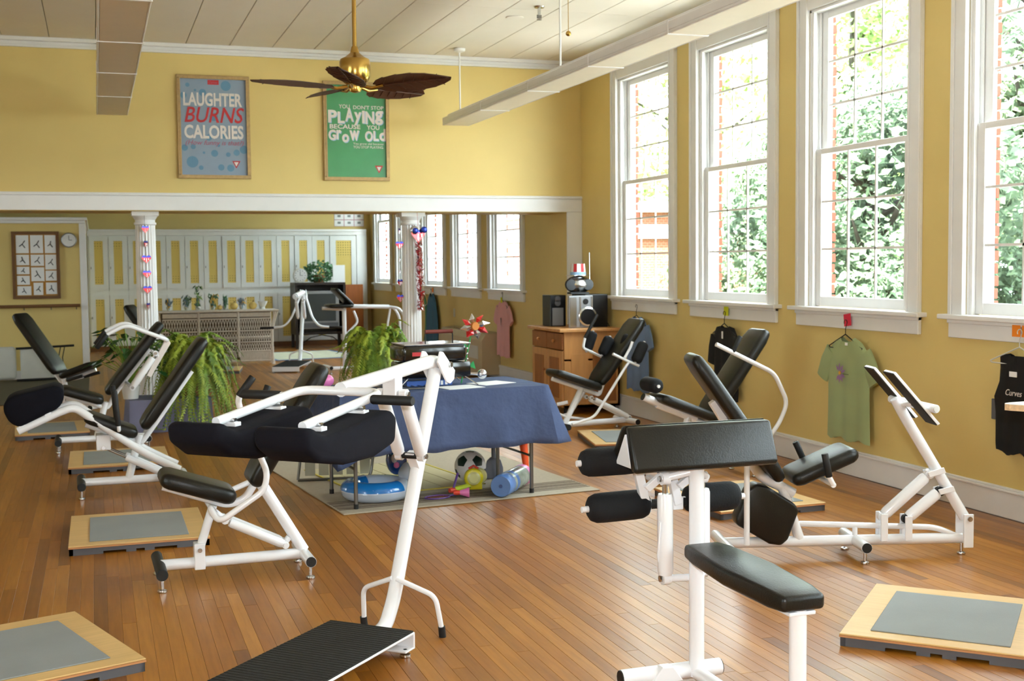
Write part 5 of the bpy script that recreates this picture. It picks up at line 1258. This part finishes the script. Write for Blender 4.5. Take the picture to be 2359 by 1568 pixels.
MB().box(-.285, .285, -.002, 0, -.12, .14).obj('backing', 'print_pink', p)
# television cabinet with open door
p = thing('tv_cabinet', 'dark television cabinet on legs with an orange wood door open at right', 'cabinet', (3.82, 22.25, 0))
MB().box(-.47, .44, -.28, .28, 1.14, 1.18).box(-.47, -.43, -.28, .28, .28, 1.14).box(.40, .44, -.28, .28, .28, 1.14).box(-.47, .44, .25, .28, .28, 1.14).box(-.47, .44, -.28, .28, .25, .29).obj('carcass', 'dark_cabinet', p)
for x in (-.44, .41):
    for y in (-.25, .25): MB().box(x - .025, x + .025, y - .025, y + .025, 0, .25).obj('leg', 'dark_cabinet', p)
MB().tube([(-.42, -.25, .05), (-.2, -.25, .2), (0, -.25, .24), (.2, -.25, .2), (.39, -.25, .05)], .01, 6).obj('arch_brace', 'dark_cabinet', p)
d_ = MB().box(.44, .76, -.29, -.265, .29, 1.14).obj('door', 'orange_wood', p, bevel=.004); MB().box(.48, .72, -.296, -.29, .36, 1.06).obj('door_panel', 'orange_wood', d_)
p = thing('television', 'grey box television inside the dark cabinet', 'television', (3.80, 22.2, .292))
MB().box(-.34, .34, -.22, .2, .06, .74).obj('case', 'silver_plastic', p, bevel=.012); MB().box(-.28, .28, -.226, -.22, .20, .69).obj('screen', 'screen_grey', p, bevel=.002); MB().box(-.32, .32, -.226, -.22, .08, .17).obj('speaker_strip', 'grey_plastic', p); MB().box(-.3, .3, -.15, .15, 0, .06).obj('stand', 'black_plastic', p)
zt = 1.181
p = thing('round_clock', 'white round clock standing on the television cabinet', 'clock', (3.46, 22.05, zt))
MB().lathe([(.115, -.015), (.13, -.01), (.13, .02), (.1, .025)], (0, 0, .13), 28, axis='y').obj('rim', 'plastic_white', p, smooth=40); MB().lathe([(.108, -.0165), (.11, -.012)], (0, 0, .13), 28, axis='y').obj('dial', 'clock_face', p); mb = MB().box(-.004, .004, -.019, -.017, .13, .20).box(-.003, .05, -.019, -.017, .127, .133)
for k in range(12): a = k * math.pi / 6; mb.box(.09 * math.sin(a) - .006, .09 * math.sin(a) + .006, -.019, -.017, .13 + .09 * math.cos(a) - .006, .13 + .09 * math.cos(a) + .006)
mb.obj('hands', 'print_dark', p)
p = thing('potted_ivy', 'bushy blue green ivy on the television cabinet', 'plant', (3.83, 22.2, zt)); rg = random.Random(12); mb = MB()
MB().lathe([(.09, 0), (.12, .14), (.11, .14)], n=20).obj('pot', 'pot_terracotta', p)
for k in range(650):
    d = Vector((rg.gauss(0, 1), rg.gauss(0, .8), rg.gauss(.1, .9))).normalized(); c = Vector((d.x * .27, d.y * .22, .19 + d.z * .19)) * rg.uniform(.75, 1.05); c.z = max(.01, c.z); u = Vector((rg.gauss(0, 1), rg.gauss(0, 1), rg.gauss(0, 1))).normalized(); v = u.orthogonal().normalized(); s_ = rg.uniform(.018, .04)
    mb.add([c - u * s_, c + v * s_ * .7, c + u * s_, c - v * s_ * .7], [(0, 1, 2, 3)])
mb.obj('foliage', 'leaf_ivy', p)
tag(MB().box(-.11, .11, -.004, .004, 0, .31).obj('paper_card', 'paper_white', loc=(4.17, 22.1, zt)), 'white card standing on the television cabinet', 'card')
# small pale rug before the cabinet
p = thing('floor_rug', 'pale rug with a blue border before the television cabinet', 'rug', (3.25, 20.4, 0), R(8)); MB().box(-.75, .75, -.9, .9, .001, .008).obj('border', 'rug_blue', p); MB().box(-.67, .67, -.82, .82, .008, .0095).obj('field', 'rug_pale', p)
# wicker shelf: frame rods, posts and lattice
p = thing('wicker_shelf', 'long white wicker shelf with open lattice panels', 'shelf', (1.73, 19.0, 0), R(-2)); HLw = .87
MB().box(-HLw, HLw, -.17, .17, .80, .835).obj('top', 'wicker', p, bevel=.012); MB().tube([(-HLw - .02, -.18, .818), (HLw + .02, -.18, .818)], .014, 8).obj('top_braid', 'wicker', p)
for x in (-HLw + .04, -.29, .29, HLw - .08): MB().tube(bend([(x, -.15, 0 if abs(x) > .5 else .12), (x, -.15, .6), (x + (.05 if x > .5 else (-.05 if x < -.5 else 0)), -.15, .80)], .1), .018, 8).obj('post', 'wicker', p)
for x in (-HLw + .04, HLw - .08): MB().tube([(x, .15, 0), (x, .15, .80)], .018, 8).obj('post', 'wicker', p)
MB().tube(bend([(HLw - .06, -.15, .0), (HLw - .10, -.15, .35), (HLw - .05, -.15, .65), (HLw, -.15, .80)], .15), .016, 8).obj('end_bow', 'wicker', p)
mb = MB()
for (a, b_) in ((-HLw + .06, -.31), (-.27, .27), (.31, HLw - .10)):
    z0, z1 = .12, .72
    for r0, r1 in ((.53, .70), (.36, .50), (.22, .33)):
        nn = 13; dx = (b_ - a) / nn; hh = r1 - r0
        for k in range(nn):
            xa = a + k * dx
            mb.tube([(xa, -.155, r0), (xa + dx, -.155, r1)], .0055, 4); mb.tube([(xa + dx, -.158, r0), (xa, -.158, r1)], .0055, 4)
    for z in (.735, .75, .765, .78, .70, .515, .345, .21): mb.tube([(a, -.155, z), (b_, -.155, z)], .011, 4)
    nn = 26
    for k in range(nn): mb.tube([(a + (b_ - a) * k / nn, -.155, .06), (a + (b_ - a) * k / nn, -.155, .21)], .008, 4)
    mb.tube([(a, -.155, .06), (b_, -.155, .06)], .012, 4)
o = mb.obj('lattice', 'wicker', p); o['kind'] = 'stuff'
MB().box(-HLw + .04, HLw - .08, -.13, .15, .40, .42).obj('inner_shelf', 'wicker', p); MB().box(-HLw + .04, HLw - .08, .13, .145, .06, .80).obj('shade_sheet', 'rug_brown', p)  # dark sheet standing in for the shade behind the lattice
def bouquet(name, label, x, h, w, m, m2, seed, cat='plant', y=19.0):
    p = thing(name, label, cat, (x, y, .836)); rg = random.Random(seed); mb = MB(); m3 = MB()
    MB().lathe([(.025, 0), (.04, .04), (.035, .06)], n=14).obj('base', 'pot_white', p, smooth=40)
    for k in range(60):
        a = rg.uniform(0, 6.28); t = rg.random(); c = Vector((math.cos(a) * w * (.3 + .7 * t) * rg.random(), math.sin(a) * .08 * rg.random(), .03 + h * t)); u = Vector((rg.gauss(0, .6), rg.gauss(0, .4), 1)).normalized(); v = u.orthogonal().normalized(); s_ = rg.uniform(.02, .05)
        (mb if k % 4 else m3).add([c - u * s_, c + v * s_ * .4, c + u * s_, c - v * s_ * .4], [(0, 1, 2, 3)])
    mb.obj('leaves', m, p); m3.obj('blossoms', m2, p)
bouquet('floral_spray', 'leafy spray at the left of the tall one on the wicker shelf', 1.28, .18, .09, 'leaf_dark', 'leaf_blue', 21)
bouquet('floral_spray', 'tallest leafy spray on the wicker shelf', 1.44, .33, .10, 'leaf_dark', 'leaf_fern_b', 22)
bouquet('floral_spray', 'green and yellow spray right of the tall one on the wicker shelf', 1.66, .20, .10, 'leaf_dark', 'flower_yellow', 23)
bouquet('floral_spray', 'thin blue green sprig in the middle of the wicker shelf', 1.84, .16, .04, 'leaf_ivy', 'leaf_blue', 24)
bouquet('floral_spray', 'grey blue bunch beside the gourds on the wicker shelf', 2.09, .13, .07, 'leaf_blue', 'flower_yellow', 25)
bouquet('floral_spray', 'grey bunch at the left end of the wicker shelf by the column', 1.02, .13, .06, 'leaf_blue', 'flower_yellow', 26)
for lab, x, s_ in (('yellow gourd left of the grey bunch on the wicker shelf', 1.97, .06), ('yellow gourd right of the grey bunch on the wicker shelf', 2.25, .062), ('small flat gourd in the middle of the wicker shelf', 1.76, .04)):
    p = thing('gourd', lab, 'gourd', (x, 18.97, .836)); MB().sphere((0, 0, s_ * .9), s_, sz=.9).obj('body', 'gourd', p, smooth=70); MB().tube([(0, 0, s_ * 1.7), (.01, 0, s_ * 2.1)], .007, 6).obj('stem', 'wood_brown', p)
p = thing('white_bowl', 'white footed bowl at the right end of the wicker shelf', 'bowl', (2.40, 18.97, .836)); MB().lathe([(.04, 0), (.03, .03), (.06, .08), (.075, .12), (.07, .12), (.05, .08)], n=20).obj('cup', 'pot_white', p, smooth=40)

# ------------------------------------------------------------------ far left: framed chart, clock, rail, folded panels, carpet
YS = 17.68
p = thing('framed_chart', 'brown framed chart of small exercise cards at far left', 'picture', (-.753, YS, 1.532)); w, h = .60, .90
frame_rect(p, w, h, .04, 'frame', 'wood_brown'); bk_ = MB().box(-w / 2 + .03, w / 2 - .03, -.012, -.002, -h / 2 + .03, h / 2 - .03).obj('backing', 'chart_orange', p)
rg = random.Random(31)
cards = [(-.245, -.085, .16, .40), (-.065, .095, .16, .40), (.115, .255, .16, .40), (-.245, -.085, .0, .14), (-.065, .10, -.01, .14), (.115, .255, -.06, .14), (-.245, -.085, -.12, -.02), (-.065, .10, -.215, -.03), (.115, .255, -.21, -.075), (-.245, -.085, -.26, -.14), (-.245, -.07, -.40, -.28), (-.04, .08, -.40, -.235), (.115, .255, -.39, -.235)]
for (a, b_, c, d) in cards:
    q = MB().box(a, b_, -.016, -.012, c, d).obj('card', 'paper_white', p); m_ = (a + b_) / 2; z_ = (c + d) / 2; s_ = min(b_ - a, d - c) * .3; an = rg.uniform(-.8, .8)
    MB().tube([(m_ - s_ * math.sin(an), -.0175, z_ + s_), (m_, -.0175, z_), (m_ + s_ * .7, -.0175, z_ - s_)], .006, 5).tube([(m_, -.0175, z_), (m_ - s_ * .8, -.0175, z_ - s_ * .6)], .006, 5).obj('figure', 'print_dark', q)
p = thing('wall_clock', 'round silver wall clock beside the framed chart', 'clock', (-.33, YS, 1.865)); MB().lathe([(.09, -.03), (.10, -.022), (.10, 0)], n=28, axis='y').obj('rim', 'silver_plastic', p, smooth=40); MB().lathe([(.085, -.032), (.088, -.029)], n=28, axis='y').obj('dial', 'clock_face', p); MB().box(-.003, .003, -.035, -.033, 0, .06).box(0, .04, -.035, -.033, -.003, .003).obj('hands', 'print_dark', p)
p = thing('hand_rail', 'brown wooden hand rail on brackets at far left', 'hand rail', (0, YS, .985)); MB().tube([(-2.4, -.07, 0), (-.21, -.07, 0)], .022, 10).obj('rail', 'wood_brown', p, smooth=50)
for x in (-2.2, -1.6, -.92, -.58, -.26): MB().tube([(x, 0, -.05), (x, -.05, -.05), (x, -.07, -.015)], .006, 6).obj('bracket', 'steel_dark', p)
p = thing('folded_walker', 'white folded treadmill panels with black rails leaning at far left', 'folded equipment', (-.85, 17.3, .0095), R(2))
MB().box(-.42, -.17, -.06, .06, .03, .46).obj('rounded_panel', 'plastic_white', p, bevel=.05, seg=4, smooth=50); MB().box(-.12, .28, -.04, .06, .02, .44).obj('flat_panel', 'plastic_white', p, bevel=.03, seg=3, smooth=50)
MB().tube([(-.17, -.05, .435), (.55, -.05, .455)], .015, 8).tube([(-.17, -.05, .02), (.60, -.05, .03)], .015, 8).obj('black_rail', 'black_rubber', p)
for x in (.38, .43): MB().tube([(x, -.05, .44), (x - .03, -.05, .3), (x - .02, -.05, .2), (x, -.05, .03)], .006, 6).obj('curved_rod', 'black_rubber', p)
tag(MB().box(-5.0, -.12, 14.4, 17.6, .001, .009).obj('dark_carpet', 'carpet_olive'), 'dark olive carpet on the floor at far left', 'carpet')

# ------------------------------------------------------------------ foil decorations on the columns
def heart_poly(s_):
    return [(s_ * .062 * 16 * math.sin(t) ** 3 / 1.0, s_ * .062 * (13 * math.cos(t) - 5 * math.cos(2 * t) - 2 * math.cos(3 * t) - math.cos(4 * t))) for t in [i * 2 * math.pi / 24 for i in range(24)]]
def heart(p, x, y, z, s_, yaw=0, mid=True):
    ca, sa_ = math.cos(yaw), math.sin(yaw); f0 = lambda a, b_: (x + a * ca, y + a * sa_ - .002 * ca, z + b_); f1 = lambda a, b_: (x + a * ca, y + a * sa_ + .002 * ca, z + b_)
    o = MB().prism(heart_poly(s_), f0, f1).obj('heart', 'foil_red', p)
    mb = MB(); pl = [q for q in heart_poly(s_ * .98) if q[1] > s_ * .12]
    top = [(a, b_) for a, b_ in sorted(pl, key=lambda q: math.atan2(q[1] - s_ * .3, q[0]))]
    mb.prism(top, lambda a, b_: (x + a * ca, y + a * sa_ - .004, z + b_), lambda a, b_: (x + a * ca, y + a * sa_ + .004, z + b_)); mb.obj('blue_field', 'foil_blue', o)
    mb = MB()
    for k in (-.45, 0, .45): mb.box(x + k * s_ * ca - .08 * s_, x + k * s_ * ca + .08 * s_, y - .0045, y - .0025, z - s_ * (.75 - abs(k)), z + s_ * .1)
    mb.obj('white_stripe', 'foil_silver', o)
p = thing('heart_garland', 'string of six red and blue foil hearts on the left column', 'garland', (.46, 12.40, 0))
MB().tube([(0, 0, 2.02), (.012, 0, .95)], .0012, 4).obj('string', 'black_plastic', p)
for z, s_, yw in ((1.862, .04, .5), (1.72, .04, 1.0), (1.575, .045, 0), (1.43, .042, .3), (1.28, .044, .2), (1.12, .04, 1.1)): heart(p, .006 + (1.86 - z) * .01, 0, z, s_, yw)
p = thing('heart_garland', 'string of foil hearts on the left side of the right column', 'garland', (2.98, 12.44, 0))
MB().tube([(0, 0, 2.02), (.012, 0, .98)], .0012, 4).obj('string', 'black_plastic', p)
for z, s_, yw in ((1.84, .04, 1.1), (1.70, .045, .2), (1.55, .035, 1.3), (1.43, .035, 1.3), (1.31, .042, .6), (1.15, .045, .4)): heart(p, .004, 0, z, s_, yw)
p = thing('tinsel_hanging', 'large foil heart with a long red tinsel tail on the right column', 'garland', (3.165, 12.36, 0))
MB().tube([(-.01, 0, 2.04), (0, 0, 1.87)], .0015, 4).obj('string', 'print_red', p)
heart(p, 0, 0, 1.80, .085, .35); MB().sphere((-.045, -.02, 1.845), .045, sy=.5).obj('foil_puff', 'foil_silver', p, smooth=60); MB().sphere((-.04, -.035, 1.84), .032, sy=.5).sphere((.06, -.01, 1.85), .035, sy=.5).obj('blue_puff', 'foil_blue', p, smooth=60)
rg = random.Random(17); mb = MB(); m2 = MB()
for k in range(420):
    z = rg.uniform(1.02, 1.74); a = rg.uniform(0, 6.28); r_ = rg.uniform(.005, .04); c = Vector((r_ * math.cos(a) + (1.74 - z) * .03, r_ * math.sin(a) * .7, z)); u = Vector((rg.gauss(0, .6), rg.gauss(0, .6), 1)).normalized(); v = u.orthogonal().normalized(); s_ = rg.uniform(.015, .04)
    (mb if k % 3 else m2).add([c - u * s_, c + v * .007, c + u * s_, c - v * .007], [(0, 1, 2, 3)])
mb.obj('tinsel_red', 'foil_red', p); m2.obj('tinsel_silver', 'foil_silver', p); MB().tube([(0, 0, 1.72), (.02, 0, 1.02)], .006, 6).obj('core', 'foil_red', p)
